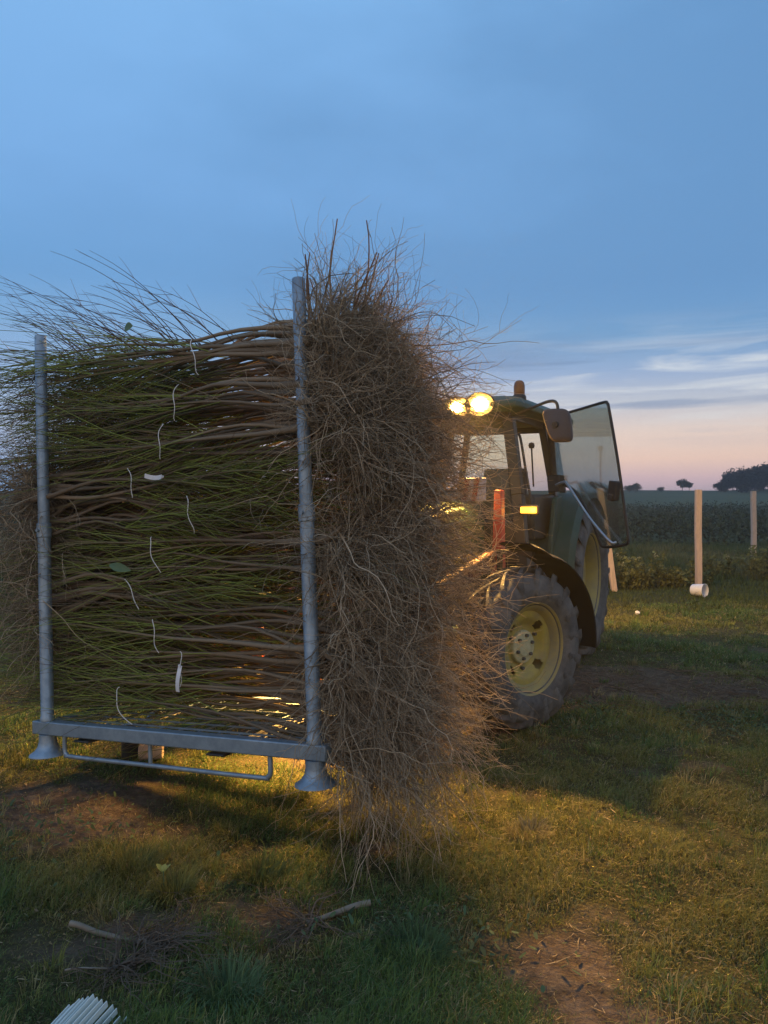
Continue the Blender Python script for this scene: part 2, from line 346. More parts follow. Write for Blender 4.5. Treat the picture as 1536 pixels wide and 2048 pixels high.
# small tufts give the turf its lumpy nap
nt_ = 2600; tx, ty = scatter(nt_, 1.9, 10.5, .60, 1.3); kp = rng.random(nt_) < (1.05 - dirt(tx, ty)); tx, ty = tx[kp], ty[kp]; nt_ = len(tx); per = 34
ti = np.repeat(np.arange(nt_), per); m = len(ti); ta = rng.random(m) * 6.283; tr_ = .045 * np.sqrt(rng.random(m)) * (.6 + .8 * rng.random(nt_))[ti]
th_ = (.045 + .07 * rng.random(nt_) ** 2)[ti] * (.5 + .6 * rng.random(m)); tkind = rng.random(nt_)
pal_t = np.where((tkind < .25)[:, None], np.array([.30, .26, .12]), np.where((tkind < .6)[:, None], np.array([.19, .21, .055]), np.array([.11, .18, .05]))) * (.7 + .6 * rng.random((nt_, 1)))
tc0 = pal_t[ti] * (.7 + .6 * rng.random((m, 1))); fw = np.clip(ty / 4, .8, 2.2)[ti]
x1 = np.r_[x1, tx[ti] + tr_ * np.cos(ta)]; y1 = np.r_[y1, ty[ti] + tr_ * np.sin(ta)]; hgt = np.r_[hgt, th_]; wid = np.r_[wid, (.0012 + .0012 * rng.random(m)) * fw]
azg = np.r_[azg, ta + .5 * rng.normal(size=m)]; lean = np.r_[lean, .15 + 1.0 * rng.random(m)]; c0 = np.r_[c0, tc0]
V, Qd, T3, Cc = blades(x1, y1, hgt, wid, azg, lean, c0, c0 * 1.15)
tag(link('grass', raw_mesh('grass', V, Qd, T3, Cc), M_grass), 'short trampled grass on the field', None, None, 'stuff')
# taller meadow grass beyond the track
x2, y2 = scatter(150000, 10.6, 27, .72, 1.2, 2)
cl = fbm(x2 * .7, y2 * .7, 4, 91); n = len(x2)
edge = sstep(10.4, 13.5, y2 + .9 * (fbm(x2 * .8, x2 * 0 + 3, 3, 4) - .5))
h2 = (.05 + .20 * rng.random(n) * sstep(.3, .7, cl)) * (.4 + .9 * edge); w2 = .004 + .005 * rng.random(n)
tone = fbm(x2 * .35, y2 * .35, 3, 61)[:, None]; dry = sstep(.4, .66, tone)
c0 = (np.array([.085, .11, .03]) * (1 - dry) + np.array([.17, .155, .055]) * dry) * (.65 + .6 * rng.random(n)[:, None])
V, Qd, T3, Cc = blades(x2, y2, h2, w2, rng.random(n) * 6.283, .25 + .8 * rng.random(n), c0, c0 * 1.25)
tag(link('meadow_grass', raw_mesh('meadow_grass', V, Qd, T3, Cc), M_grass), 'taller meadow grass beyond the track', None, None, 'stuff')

# straw and crumbs of dead leaf lying on the soil
M_lit = mat_attr('litter', .9, 0)
def flat_bits(n, x, y, ln, wd, cols, zoff=.006, tilt=.25):
    z = gh(x, y) + zoff + .012 * rng.random(n); a = rng.random(n) * 6.283; tl = (rng.random(n) - .5) * 2 * tilt
    d = np.stack([np.cos(a) * np.cos(tl), np.sin(a) * np.cos(tl), np.sin(tl)], -1); sdv = np.stack([-np.sin(a), np.cos(a), .3 * (rng.random(n) - .5)], -1)
    c = np.stack([x, y, z], -1); b_ = np.cumsum((rng.random((n, 1, 1)) - .5) * np.zeros((1, 4, 1)), 1)
    p0 = c - d * ln[:, None] / 2; p1 = c + sdv * ln[:, None] * .12 * (rng.random(n)[:, None] - .5); p2 = c + d * ln[:, None] / 2
    w = sdv * wd[:, None]
    V = np.stack([p0 - w * .7, p0 + w * .7, p1 - w, p1 + w, p2 - w * .5, p2 + w * .5], 1).reshape(-1, 3)
    i = np.arange(n)[:, None] * 6
    Q = np.concatenate([i + np.array([0, 1, 3, 2]), i + np.array([2, 3, 5, 4])])
    return V, Q, np.repeat(cols, 6, 0)
x3, y3 = scatter(11000, 1.9, 9.5, .62, 1.3); n = len(x3)
pal = np.array([[.32, .24, .13], [.22, .16, .09], [.14, .10, .06], [.40, .31, .18], [.20, .17, .06]])
V, Q, Cc = flat_bits(n, x3, y3,   .015 + .06 * rng.random(n) ** 3, (.0010 + .0016 * rng.random(n)) * np.clip(y3 / 4, .8, 2), pal[rng.integers(0, 5, n)] * (.6 + .6 * rng.random(n)[:, None]))
V2, Q2, C2 = flat_bits(6000, *scatter(6000, 2.4, 9, .62, 1.1), .008 + .012 * rng.random(6000), .0015 + .0035 * rng.random(6000), np.array([[.16, .11, .06], [.10, .12, .05], [.22, .15, .07]])[rng.integers(0, 3, 6000)] * (.6 + .6 * rng.random(6000)[:, None]), .012, .6)
V, Q, Cc = join([(V, Q, Cc), (V2, Q2, C2)])
tag(link('straw_litter', raw_mesh('straw_litter', V, Q, col=Cc, smooth=False), M_lit), 'straw and dead leaf litter on the soil', None, None, 'stuff')
# low broad weeds (clover, plantain) in the green patch right of the front wheel
def leaf_patch(spots, per, size):
    xs, ys = [], []
    for cx, cy, rx, ry, k in spots: xs.append(cx + rx * rng.normal(size=k) * .6); ys.append(cy + ry * rng.normal(size=k) * .6)
    x = np.concatenate(xs); y = np.concatenate(ys); n = len(x)
    return flat_bits(n, x, y, size * (.5 + rng.random(n)), size * .24 * (.6 + .8 * rng.random(n)), np.array([.075, .12, .055]) * (.55 + .9 * rng.random(n)[:, None]), .02, .8)
V, Q, Cc = leaf_patch([(2.1, 5.5, 1.1, .4, 900), (1.7, 5.75, .5, .25, 350), (3.2, 5.3, .8, .4, 400), (-1.6, 3.6, .6, .4, 260), (.2, 2.75, .4, .25, 120), (2.3, 8.6, 2, .8, 700)], 1, .028)
tag(link('clover_leaves', raw_mesh('clover_leaves', V, Q, col=Cc, smooth=False), M_grass), 'low clover and plantain leaves in the turf', None, None, 'stuff')

# ------------------------------------------------------------------ woody tubes: random walks
def walk(start, d0, length, k, wig, grav, r0, r1, seedr, bend=None, bw=0):
    n = len(start); P = np.zeros((n, k, 3)); P[:, 0] = start; d = nrm(np.array(d0, float)); st = (length / (k - 1))[:, None]
    drift = seedr.normal(size=(n, 3)) * wig * .4
    for i in range(1, k):
        d = d + seedr.normal(size=(n, 3)) * wig + drift; d[:, 2] -= grav
        if bend is not None: d = d + bend * bw
        d = nrm(d); P[:, i] = P[:, i - 1] + d * st
    f = np.linspace(0, 1, k)[None] ** .8
    return P, r0[:, None] * (1 - f) + r1[:, None] * f
M_wood = mat_attr('young_bark', .75, 0); M_root = mat_attr('root_bark', .9, .15)
def floor_walk(P, lift=.008):
    P[..., 2] = gh(P[..., 0], P[..., 1]) + lift + np.minimum(np.abs(P[..., 2]), .05); return P
# debris band: snapped roots and twigs lying right of the front wheel
g = np.random.default_rng(11); n = 1100
sx = np.concatenate([2.4 + 1.25 * g.normal(size=n - 250), 2.8 + 1.6 * g.random(250)]); sy = np.concatenate([6.45 + .42 * g.normal(size=n - 250), 5.9 + .25 * g.normal(size=250)])
ok = np.hypot(sx - 1.2, sy - 5.6) > .55; sx, sy = sx[ok], sy[ok]; n = len(sx)
an = g.random(n) * 6.283
P, r = walk(np.stack([sx, sy, .04 * g.random(n)], -1), np.stack([np.cos(an), np.sin(an), .1 * g.normal(size=n)], -1), .12 + .45 * g.random(n) ** 2, 8, .16, .02, .002 + .0025 * g.random(n), .0008 + 0 * sx, g)
V, Q, Cc = tubes(floor_walk(P), r, 3, (np.array([.17, .125, .085]) * (.6 + .9 * g.random((n, 1))))[:, None, :])
tag(link('twig_debris', raw_mesh('twig_debris', V, Q, col=Cc), M_root), 'snapped roots and twigs on the bare soil', None, None, 'stuff')

# ------------------------------------------------------------------ sapling bundles
STEM_A = np.array([.22, .17, .115]); STEM_B = np.array([.18, .14, .085]); GREEN = np.array([.24, .29, .065]); TIP = np.array([.12, .048, .04])
def bundle_data(seed, ns=13, xtie=-.8, h=.100, d=.130, up=0., droop=.05, rlen=.42, lift=0., rspread=1.05, rx0=.05, nroot=18, nhair=84, thick=1.15, nbr=15, top=False, blift=0., spikes=0, ls=1., spray=0):
    g = np.random.default_rng(seed)
    a = g.random(ns) * 6.283; rr = np.sqrt(g.random(ns)); y0 = rr * np.cos(a) * d; z0 = rr * np.sin(a) * h
    L = (1.7 + .6 * g.random(ns)) * ls; k = 18; tt = np.linspace(0, 1, k)
    xb = rx0 + .10 * (g.random(ns) - .5)
    xs = xb[:, None] - L[:, None] * tt
    tie = xtie / -1.8
    sc = 1 + .30 * np.exp(-(tt / .16) ** 2) - .28 * np.exp(-((tt - tie) / .14) ** 2) + .35 * np.clip(tt - tie, 0, 1)
    ph = g.random((4, ns)) * 6.283
    bow = .05 * (g.random() - .5); wob = lambda p, q: .020 * np.sin(tt * 7 + p[:, None]) + .007 * np.sin(tt * 15 + q[:, None])
    ys = y0[:, None] * sc + wob(ph[0], ph[1]); hump = (.055 * g.random() - .005) * np.exp(-((tt - .16 - .08 * g.random()) / .13) ** 2) * (.5 + g.random((ns, 1)))
    zs = z0[:, None] * sc + hump + wob(ph[2], ph[3]) * 1.2 + (.02 + bow) * np.sin(np.pi * tt) + .03 * (g.random((ns, 1)) - .5) * np.sin(2.2 * np.pi * tt) + lift * tt ** 1.5 * .5
    P = np.stack([xs, ys, zs], -1)
    r0 = (.0085 + .0065 * g.random(ns)) * thick; r = r0[:, None] * (1 - .86 * tt ** .55) * (1 + .5 * np.exp(-(tt / .05) ** 2))
    mixs = np.clip(tt * 1.3 - .25 + .3 * (g.random((ns, 1)) - .5), 0, 1)[..., None]
    col = (STEM_A * (1 - mixs) + STEM_B * mixs) * (.75 + .5 * g.random((ns, 1, 1)))
    col = col * (1 - .6 * np.clip(tt * 1.4 - .6, 0, 1)[None, :, None]) + GREEN * .6 * np.clip(tt * 1.4 - .6, 0, 1)[None, :, None]
    parts = [tubes(P, r, 6, col)]
    nb = ns * nbr; pi = g.integers(0, ns, nb); t0 = .30 + .60 * g.random(nb) ** .9; ti = (t0 * (k - 1)).astype(int)
    st = P[pi, ti]; phi = g.random(nb) * 6.283; aa = .04 + .46 * g.random(nb)
    d0 = np.stack([-np.cos(aa), np.sin(aa) * np.cos(phi), np.sin(aa) * np.sin(phi) + lift * .3 + blift * g.random(nb)], -1)
    bl = (.45 + .90 * g.random(nb)) * (1.10 - .45 * t0) * ls ** 2
    B, rb = walk(st, d0, bl, 9, .060, .004, .0017 + .0015 * g.random(nb), np.full(nb, .0008), g, np.array([-1., 0, -.55 if blift else 0.]), .07 if blift else .05)
    f = np.linspace(0, 1, 9)[None, :, None]; gm_ = g.random((nb, 1, 1))
    gcol = np.where(gm_ < .62, GREEN, STEM_B) * (.65 + .8 * g.random((nb, 1, 1)))
    tipc = np.where(g.random((nb, 1, 1)) < .5, TIP, gcol * .9)
    bc = gcol * (1 - f ** 2) + tipc * f ** 2
    parts.append(tubes(B, rb, 4, bc))
    # second-order twiglets
    n3 = nb // 2; pb = g.integers(0, nb, n3); qi = g.integers(2, 7, n3); phi = g.random(n3) * 6.283; aa = .25 + .4 * g.random(n3)
    d0 = np.stack([-np.cos(aa), np.sin(aa) * np.cos(phi), np.sin(aa) * np.sin(phi)], -1)
    B3, r3 = walk(B[pb, qi], d0, .08 + .26 * g.random(n3), 5, .05, .0, np.full(n3, .0018), np.full(n3, .0008), g)
    parts.append(tubes(B3, r3, 3, (gcol[pb] * .8 + tipc[pb] * .2)))
    if spray:
        sx_ = -.45 - 1.1 * g.random(spray); up_a = .75 + .75 * g.random(spray)
        Sp, sr = walk(np.stack([sx_, .10 * g.normal(size=spray), .06 + .03 * g.random(spray)], -1), np.stack([-np.ones(spray), .16 * g.normal(size=spray), up_a], -1), .55 + .55 * g.random(spray), 11, .018, .0, .0022 + .001 * g.random(spray), np.full(spray, .0008), g, np.array([-1., 0, -.30]), .065)
        parts.append(tubes(Sp, sr, 4, np.broadcast_to(np.array([.085, .05, .035]) * (.7 + .6 * g.random((spray, 1, 1))), (spray, 11, 3))))
        nk = spray * 2; pk = g.integers(0, spray, nk); qk = g.integers(3, 9, nk); dk_ = nrm(Sp[pk, qk] - Sp[pk, qk - 1]) + np.array([.0, 0, .35]) * g.normal(size=(nk, 1))
        S2, r2 = walk(Sp[pk, qk], dk_, .08 + .2 * g.random(nk), 6, .02, 0, np.full(nk, .0014), np.full(nk, .0007), g)
        parts.append(tubes(S2, r2, 3, np.broadcast_to(np.array([.085, .045, .035]), (nk, 6, 3))))
    stems = join(parts)
    # roots
    nr = ns * nroot; pi = np.repeat(np.arange(ns), nroot); st = P[pi, 0] + np.stack([.10 * g.random(nr) - .03, .012 * g.normal(size=nr), .012 * g.normal(size=nr)], -1)
    phi = g.random(nr) * 6.283; aa = rspread * (.25 + .95 * g.random(nr))
    d0 = np.stack([np.cos(aa), np.sin(aa) * np.cos(phi), np.sin(aa) * np.sin(phi) + up], -1)
    d0 = d0 + (g.normal(size=(ns, 3)) * np.array([.2, .45, .45]))[pi]; rl = rlen * (.35 + .85 * g.random(nr))
    Rt, rrad = walk(st, d0, rl, 12, .23, droop + .02, (.0017 + .0032 * g.random(nr) ** 2) * thick ** .5, np.full(nr, .0009), g)
    lite = g.random((nr, 1, 1)); rc = np.array([.48, .375, .25]) * (.40 + .75 * g.random((nr, 1, 1))); rc = np.where(lite > .82, np.array([.62, .50, .35]), rc)
    rp = [tubes(Rt, rrad, 4, np.broadcast_to(rc, (nr, 12, 3)))]
    nh = ns * nhair; pr = g.integers(0, nr, nh); qi = g.integers(1, 11, nh); dd = nrm(Rt[pr, qi] - Rt[pr, qi - 1]) + .8 * g.normal(size=(nh, 3))
    Hh, hr = walk(Rt[pr, qi], dd, .07 + .20 * g.random(nh), 7, .26, droop * .6, np.full(nh, .0010), np.full(nh, .0005), g)
    rp.append(tubes(Hh, hr, 3, np.broadcast_to(rc[pr] * .95, (nh, 7, 3))))
    if spikes:
        Ks, kr = walk(P[g.integers(0, ns, spikes), 0], np.stack([-.25 + .9 * g.random(spikes), .5 * g.normal(size=spikes), 1.0 + .3 * g.random(spikes)], -1), .28 + .26 * g.random(spikes), 9, .05, 0, .006 + .003 * g.random(spikes), np.full(spikes, .0028), g)
        rp.append(tubes(Ks, kr, 5, np.broadcast_to(np.array([.27, .175, .115]), (spikes, 9, 3))))
    # crown: thick stump joint
    cr, crr = walk(P[:, 0] + np.array([-.02, 0, 0]), np.tile([1., 0, 0], (ns, 1)) + .3 * g.normal(size=(ns, 3)), .10 + .08 * g.random(ns), 5, .15, 0, r0 * 1.35, r0 * .5, g)
    rp.append(tubes(cr, crr, 6, np.broadcast_to(STEM_A * 1.1, (ns, 5, 3))))
    return stems, join(rp)
rackM = Matrix.Translation((-.2963, 3.3002, .4705)) @ Euler((R(-2.49), R(-3.753), R(-25.72))).to_matrix().to_4x4()
RW, RD, RH = 1.628, .82, 2.11
M_tie = mat('white_twine', (.75, .75, .72), .6); M_tag = mat('white_plastic_tag', (.80, .82, .85), .35, col2=(.7, .73, .78), nscale=20)
M_leaf = mat('leaf_green', (.07, .13, .06), .5, col2=(.10, .16, .07), nscale=30)
def twine(seed, x, h, d, half=False):
    g = np.random.default_rng(seed); a = np.linspace(-.9 - .7 * g.random(), .7 + .8 * g.random(), 26) + math.pi
    if half: a = np.linspace(-1.2, 1.1, 18) + math.pi
    y = d * np.cos(a); z = h * np.sin(a) * 1.05; xx = x + .02 * np.sin(a * 1.0 + g.random() * 6) + .09 * (g.random() - .5) * z / h + .04 * (g.random() - .5) * (z / h) ** 2
    return np.stack([xx + .006 * np.sin(a * 4 + g.random() * 6), -d * (.80 + .2 * np.abs(np.cos(a))) - .02, z], -1)
def make_bundle(seed, label, loc, flip, tie=True, tagpos=None, group='sapling bundles stacked in the rack', **kw):
    me = bundle_data(seed, **kw)
    gj = np.random.default_rng(seed + 900); loc = (loc[0] + .015 * gj.normal(), loc[1] + .012 * gj.normal())
    M = rackM @ Matrix.Translation((-RW if flip else 0, loc[0], loc[1])) @ Matrix.Translation((-RW / 2 if not flip else RW / 2, 0, 0)) @ Matrix.Rotation(R(1.2) * gj.normal(), 4, 'Y') @ Matrix.Translation((RW / 2 if not flip else -RW / 2, 0, 0)) @ (Matrix.Rotation(math.pi, 4, 'Z') if flip else Matrix())
    o = empty('sapling_bundle', mtx=M); tag(o, label, 'sapling bundle', group)
    link('brushwood', raw_mesh('brushwood', me[0][0], me[0][1], col=me[0][2]), M_wood, o)
    link('root_ball', raw_mesh('root_ball', me[1][0], me[1][1], col=me[1][2]), M_root, o)
    if tie:
        xt = kw.get('xtie', -.8); s = -1 if flip else 1
        P = twine(seed, xt, kw.get('h', .088) * .98, kw.get('d', .125) * 1.12); P[:, 1] *= s
        MB().tube(P, .0022, 6).build('twine', M_tie, o)
    if tagpos:
        x, z, ang, ln = tagpos; c, s_ = math.cos(ang), math.sin(ang); yy = -.175 if not flip else .175
        pts = [(x + c * ln * q, yy - .012 * math.sin(q * 3), z + s_ * ln * q - .01 * math.sin(q * 2.6)) for q in np.linspace(0, 1, 8)]
        V = []; w = .011
        for p in pts: V += [(p[0] - s_ * w, p[1], p[2] + c * w), (p[0] + s_ * w, p[1], p[2] - c * w), (p[0] + s_ * w, p[1] + .0012, p[2] - c * w), (p[0] - s_ * w, p[1] + .0012, p[2] + c * w)]
        f = [(4 * i + j, 4 * i + (j + 1) % 4, 4 * i + 4 + (j + 1) % 4, 4 * i + 4 + j) for i in range(7) for j in range(4)] + [(0, 1, 2, 3), (31, 30, 29, 28)]
        tg = MB().add(V, f).build('label_tag', M_tag, o)
        MB().lathe([(0, -.002), (.007, -.002), (.007, .002), (0, .002)], 10, 1, (pts[0][0], yy - .006, pts[0][2])).build('tag_loop', M_tag, tg)
    return o
front = [  # row from the bottom: flip, tie position, extras, label
 (0, -1.10, dict(droop=.12, rlen=.62, up=-.25, rspread=.85), None, 'bottom bundle on the rack beam, green twigs to the left and long hanging roots right'),
 (0, -.75, dict(droop=.11, rlen=.56, up=-.15, rspread=.85), (-.72, .03, -1.75, .12), 'bundle with a long white tag hanging above the beam, second from the bottom'),
 (0, -.90, dict(droop=.10, rlen=.5), None, 'green twigged bundle with bent white twine ends, third from the bottom'),
 (1, -.62, dict(droop=.07, rlen=.56, thick=1.35, ls=.80), None, 'bundle with thick bare stems beside the left post, roots pointing left'),
 (0, -.86, dict(droop=.08, rlen=.52), None, 'bundle with a loose grey green leaf, fifth from the bottom'),
 (1, -.98, dict(droop=.05, rlen=.55, nbr=24, ls=.80), None, 'bundle tied with knotted white twine at mid height, thin twigs pointing right'),
 (1, -.60, dict(droop=.03, rlen=.54, nbr=24, ls=.80), (-.82, .03, .15, .11), 'bundle carrying a short slanting white tag, thin twigs pointing right'),
 (0, -.80, dict(droop=.03, rlen=.54, thick=1.25), None, 'bundle of thick curved stems, third from the top'),
 (0, -.70, dict(droop=.02, rlen=.46, thick=1.2, up=.1), None, 'green twigged bundle just under the topmost one'),
 (0, -.62, dict(droop=.0, rlen=.48, thick=1.45, up=.45, lift=.14, nbr=22, blift=.25, spray=46, spikes=7), None, 'topmost bundle with thick bare stems and twigs rising against the sky'),
]
ROWH = .186
for i, (fl, xt, kw, tp, lab) in enumerate(front):
    make_bundle(100 + i, lab, (.150, .165 + i * ROWH), fl, True, tp, xtie=xt, ns=12, **kw)
# bundles behind: four kinds, shared meshes
protos = {}
def back_bundle(key, loc, flip, label, **kw):
    M = rackM @ Matrix.Translation((-RW if flip else 0, loc[0], loc[1])) @ (Matrix.Rotation(math.pi, 4, 'Z') if flip else Matrix())
    if key not in protos:
        a, b = bundle_data(key, **kw)
        protos[key] = (raw_mesh('brushwood', a[0], a[1], col=a[2]), raw_mesh('root_ball', b[0], b[1], col=b[2]))
        for me, m in zip(protos[key], (M_wood, M_root)): me.materials.append(m)
    o = empty('sapling_bundle', mtx=M); tag(o, label, 'sapling bundle', 'sapling bundles stacked in the rack')
    for nm, me in zip(('brushwood', 'root_ball'), protos[key]):
        ch = bpy.data.objects.new(nm, me); C.objects.link(ch); ch.parent = o
LB = 'bundle packed behind the front row, only its root end or twigs showing'
for c, yy in enumerate((.39, .64)):
    for i in range(10):
        z = .165 + i * ROWH + (.03 if c else 0)
        if i >= 8: back_bundle(200 + c * 2 + i, (yy, z), 0, LB, spikes=9 if i == 9 else 0, up=.75 if i == 9 else .4, droop=.0, rlen=.40, ns=17, lift=.05, rspread=1.0)
        elif i <= 1: back_bundle(210 + c + i * 2, (yy, z), 0, LB, up=-.3, droop=.10, rlen=.66, ns=14)
        elif c == 0 and i in (2, 3, 5, 6): back_bundle(231, (yy, z), 1, LB, droop=.09, rlen=.56, ns=15, ls=.72)
        else: back_bundle(220 + (i + c) % 3, (yy, z), 0, LB, droop=.06, rlen=.68, ns=18, nroot=17, nhair=66, rspread=1.15)

# ------------------------------------------------------------------ galvanised post rack
M_galv = mat('galvanised_steel', (.33, .42, .50), .5, .55, col2=(.22, .29, .36), nscale=14, bump=.08, bscale=90)
rack = empty('post_rack', mtx=rackM); tag(rack, 'grey galvanised steel post rack holding the stacked sapling bundles', 'rack')
MB().box((-RW / 2 - .006, 0, .034), (RW + .15, .062, .068)).build('front_beam', M_galv, rack, .006)
MB().box((-RW / 2, RD, .034), (RW + .10, .062, .068)).build('rear_beam', M_galv, rack, .006)
for x in (0, -RW):
    MB().box((x, RD / 2, .033), (.06, RD - .066, .064)).build('side_beam', M_galv, rack, .006)
    for y in (0, RD):
        hf = RH if True else RH
        MB().lathe([(0, .069), (.036, .069), (.036, .09), (.0325, .095), (.0325, 1.08), (.0335, 1.08), (.0335, 1.085), (0, 1.085)], 20, 2, (x, y, 0)).build('post_sleeve', M_galv, rack)
        ps = MB().lathe([(.0295, 1.0), (.0295, hf - .003), (.0275, hf), (.0245, hf), (.0245, hf - .05), (0, hf - .05)], 20, 2, (x, y, 0)).build('post', M_galv, rack)
        MB().lathe([(.037, 1.03), (.037, 1.10), (.034, 1.103), (.034, 1.027)], 20, 2, (x, y, 0), True).build('collar', M_galv, ps)
        MB().lathe([(0, -.012), (.009, -.012), (.009, 0), (0, 0)], 6, 1, (x, y - .036, 1.065)).build('bolt', M_galv, ps)
        MB().lathe([(0, 0), (.043, 0), (.044, -.035), (.050, -.06), (.068, -.085), (.092, -.100), (.094, -.106), (.088, -.108), (0, -.085)], 28, 2, (x, y, -.001)).build('foot', M_galv, rack)
gr = MB().tube(arc([(-.235, 0, 0), (-.235, 0, -.075), (-.25, 0, -.098), (-.30, 0, -.105), (-.8, 0, -.105), (-1.44, 0, -.105), (-1.49, 0, -.098), (-1.505, 0, -.075), (-1.505, 0, 0)], 5), .0115, 10)
gr.tube([(-.93, 0, -.105), (-.93, 0, 0)], .0105, 8).build('guard_rail', M_galv, rack)
fg = MB()
for x in np.linspace(-RW + .1, -.1, 13): fg.bar((x, .032, .052), (x, RD - .032, .052), .008)
for y in np.linspace(.09, RD - .09, 7): fg.bar((-RW + .03, y, .060), (-.03, y, .060), .008)
fg.build('floor_grid', M_galv, rack)

# ------------------------------------------------------------------ tractor
TYAW = R(-27.5)
TM = Matrix.Translation((.1464, 5.9553, 0)) @ Matrix.Rotation(TYAW, 4, 'Z')      # x = its left side, y = backwards, z = up; front axle at y = 0
trac = empty('tractor', mtx=TM); tag(trac, 'green tractor with yellow wheels, roof lamps lit and cab door open, carrying the rack', 'tractor')
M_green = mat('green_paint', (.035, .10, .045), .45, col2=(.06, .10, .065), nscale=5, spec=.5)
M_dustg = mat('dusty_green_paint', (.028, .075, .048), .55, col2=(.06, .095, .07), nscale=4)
M_black = mat('black_plastic', (.022, .022, .023), .55, col2=(.05, .048, .044), nscale=6)
M_blkp = mat('black_frame_paint', (.018, .020, .020), .5, col2=(.032, .032, .030), nscale=7)
M_rub = mat('dusty_rubber', (.046, .046, .044), .85, col2=(.15, .145, .132), nscale=7, bump=.35, bscale=45)
M_rubc = mat('tyre_rubber', (.055, .055, .052), .8, col2=(.16, .155, .142), nscale=5, bump=.2, bscale=70)
M_yel = mat('yellow_rim_paint', (.40, .32, .06), .55, col2=(.27, .22, .10), nscale=7)
M_yrim = mat('dusty_rim_paint', (.36, .29, .085), .6, col2=(.24, .21, .12), nscale=6)
M_hub = mat('pale_hub_paint', (.50, .47, .28), .6, col2=(.40, .37, .2), nscale=14)
M_red = mat('red_loader_paint', (.36, .045, .025), .55, col2=(.25, .05, .035), nscale=7)
M_iron = mat('dark_iron', (.06, .06, .062), .5, .6, col2=(.10, .09, .08), nscale=9)
M_mirb = mat('grey_brown_plastic', (.075, .062, .06), .6)
M_chr = mat('scuffed_steel_tube', (.42, .47, .52), .35, .8)
M_grey = mat('grey_cast', (.12, .12, .115), .6, .3, col2=(.07, .07, .07), nscale=9)
G_clear = glass('cab_glass', (.90, .94, .92), .03)
G_door = glass('door_glass', (.90, .96, .925), .05, .8)
def tyre(Rr, W_, rim, nl, lug, seg=72):
    """outer faces +x; returns carcass profile radius function as well"""
    half = W_ / 2
    prof = [(rim, half * .78), (rim + .012, half * .86), (rim + .05, half * .97), ((rim + Rr) / 2, half * 1.04), (Rr - .10, half * 1.03), (Rr - .045, half * .97), (Rr - .016, half * .86), (Rr - .004, half * .5), (Rr, 0)]
    prof = prof + [(r_, -h) for r_, h in prof[-2::-1]]
    m = MB().lathe(prof + [(rim - .015, -half * .70), (rim - .015, half * .70)], seg, 0, closed=True)
    lg = MB()
    for side in (1, -1):
        for i in range(nl):
            th0 = 2 * math.pi * (i + (0 if side > 0 else .5)) / nl
            rows = []
            for s_ in np.linspace(0, 1, 9):
                xx = side * half * (-.06 + 1.06 * s_); th = th0 + .34 * (s_ ** .9) * (1.1 / (2 * Rr)) * 1.35
                drop = .0 if s_ < .6 else .070 * ((s_ - .6) / .4) ** 2.1
                top = Rr + lug - drop * .55; bot = Rr - .03 - drop * 1.5
                wd = (.017 + .010 * s_) / Rr; wb = wd * 1.5
                row = []
                for (rad, dth) in ((bot, -wb), (top, -wd), (top, wd), (bot, wb)):
                    row.append((xx, rad * math.cos(th + dth), rad * math.sin(th + dth)))
                rows.append(row)
            # shoulder end runs a little down the sidewall
            last = []
            for (rad, dth) in ((Rr - .16, -.03), (Rr - .15, -.02), (Rr - .15, .02), (Rr - .16, .03)):
                th = th0 + .34 * (1.1 / (2 * Rr)) * 1.40
                last.append((side * half * (1.0 if dth in (-.03, .03) else 1.05), rad * math.cos(th + dth), rad * math.sin(th + dth)))
            rows.append(last)
            v = [p for r_ in rows for p in r_]; k = len(rows)
            f = [(4 * a + j, 4 * a + (j + 1) % 4, 4 * a + 4 + (j + 1) % 4, 4 * a + 4 + j) for a in range(k - 1) for j in range(4)] + [(0, 1, 2, 3), (4 * k - 1, 4 * k - 2, 4 * k - 3, 4 * k - 4)]
            lg.add(v, f)
    return m, lg
def rim_mesh(rim, W_, dish, hubr, slots, seg=96):
    half = W_ / 2
    m = MB().lathe([(rim + .028, half * .80), (rim + .030, half * .84), (rim + .020, half * .86), (rim - .004, half * .80), (rim - .012, half * .66), (rim - .03, half * .55), (rim - .045, half * .35), (rim - .055, dish + .02), (rim - .055, -half * .6), (rim - .01, -half * .8), (rim + .028, -half * .82), (rim + .01, -half * .84), (rim - .03, -half * .78), (rim - .07, -half * .6), (rim - .07, dish), (rim - .06, half * .3), (rim - .04, half * .6), (rim + .01, half * .80)], seg, 0, closed=True)
    return m
def disc_mesh(r_out, r_in, x_out, x_in, slots, seg=240, th=.010, slots_k=.7):
    m = MB(); rs = np.linspace(r_in, r_out, 9); n = len(rs)
    prof = [(r_, x_in + (x_out - x_in) * sstep(.15, .75, (r_ - r_in) / (r_out - r_in)) ) for r_ in rs]
    for sgn in (0, -th):
        v = []; f = []
        for r_, x in prof:
            for j in range(seg): a = 2 * math.pi * j / seg; v.append((x + sgn, r_ * math.cos(a), r_ * math.sin(a)))
        for i in range(n - 1):
            for j in range(seg):
                q = (j * slots / seg) % 1
                if 3 <= i <= 5 and abs(q - .5) < ((.10, .17, .10)[i - 3] + .02) * slots_k: continue
                f.append((i * seg + j, i * seg + (j + 1) % seg, (i + 1) * seg + (j + 1) % seg, (i + 1) * seg + j))
        m.add(v, f)
    return m
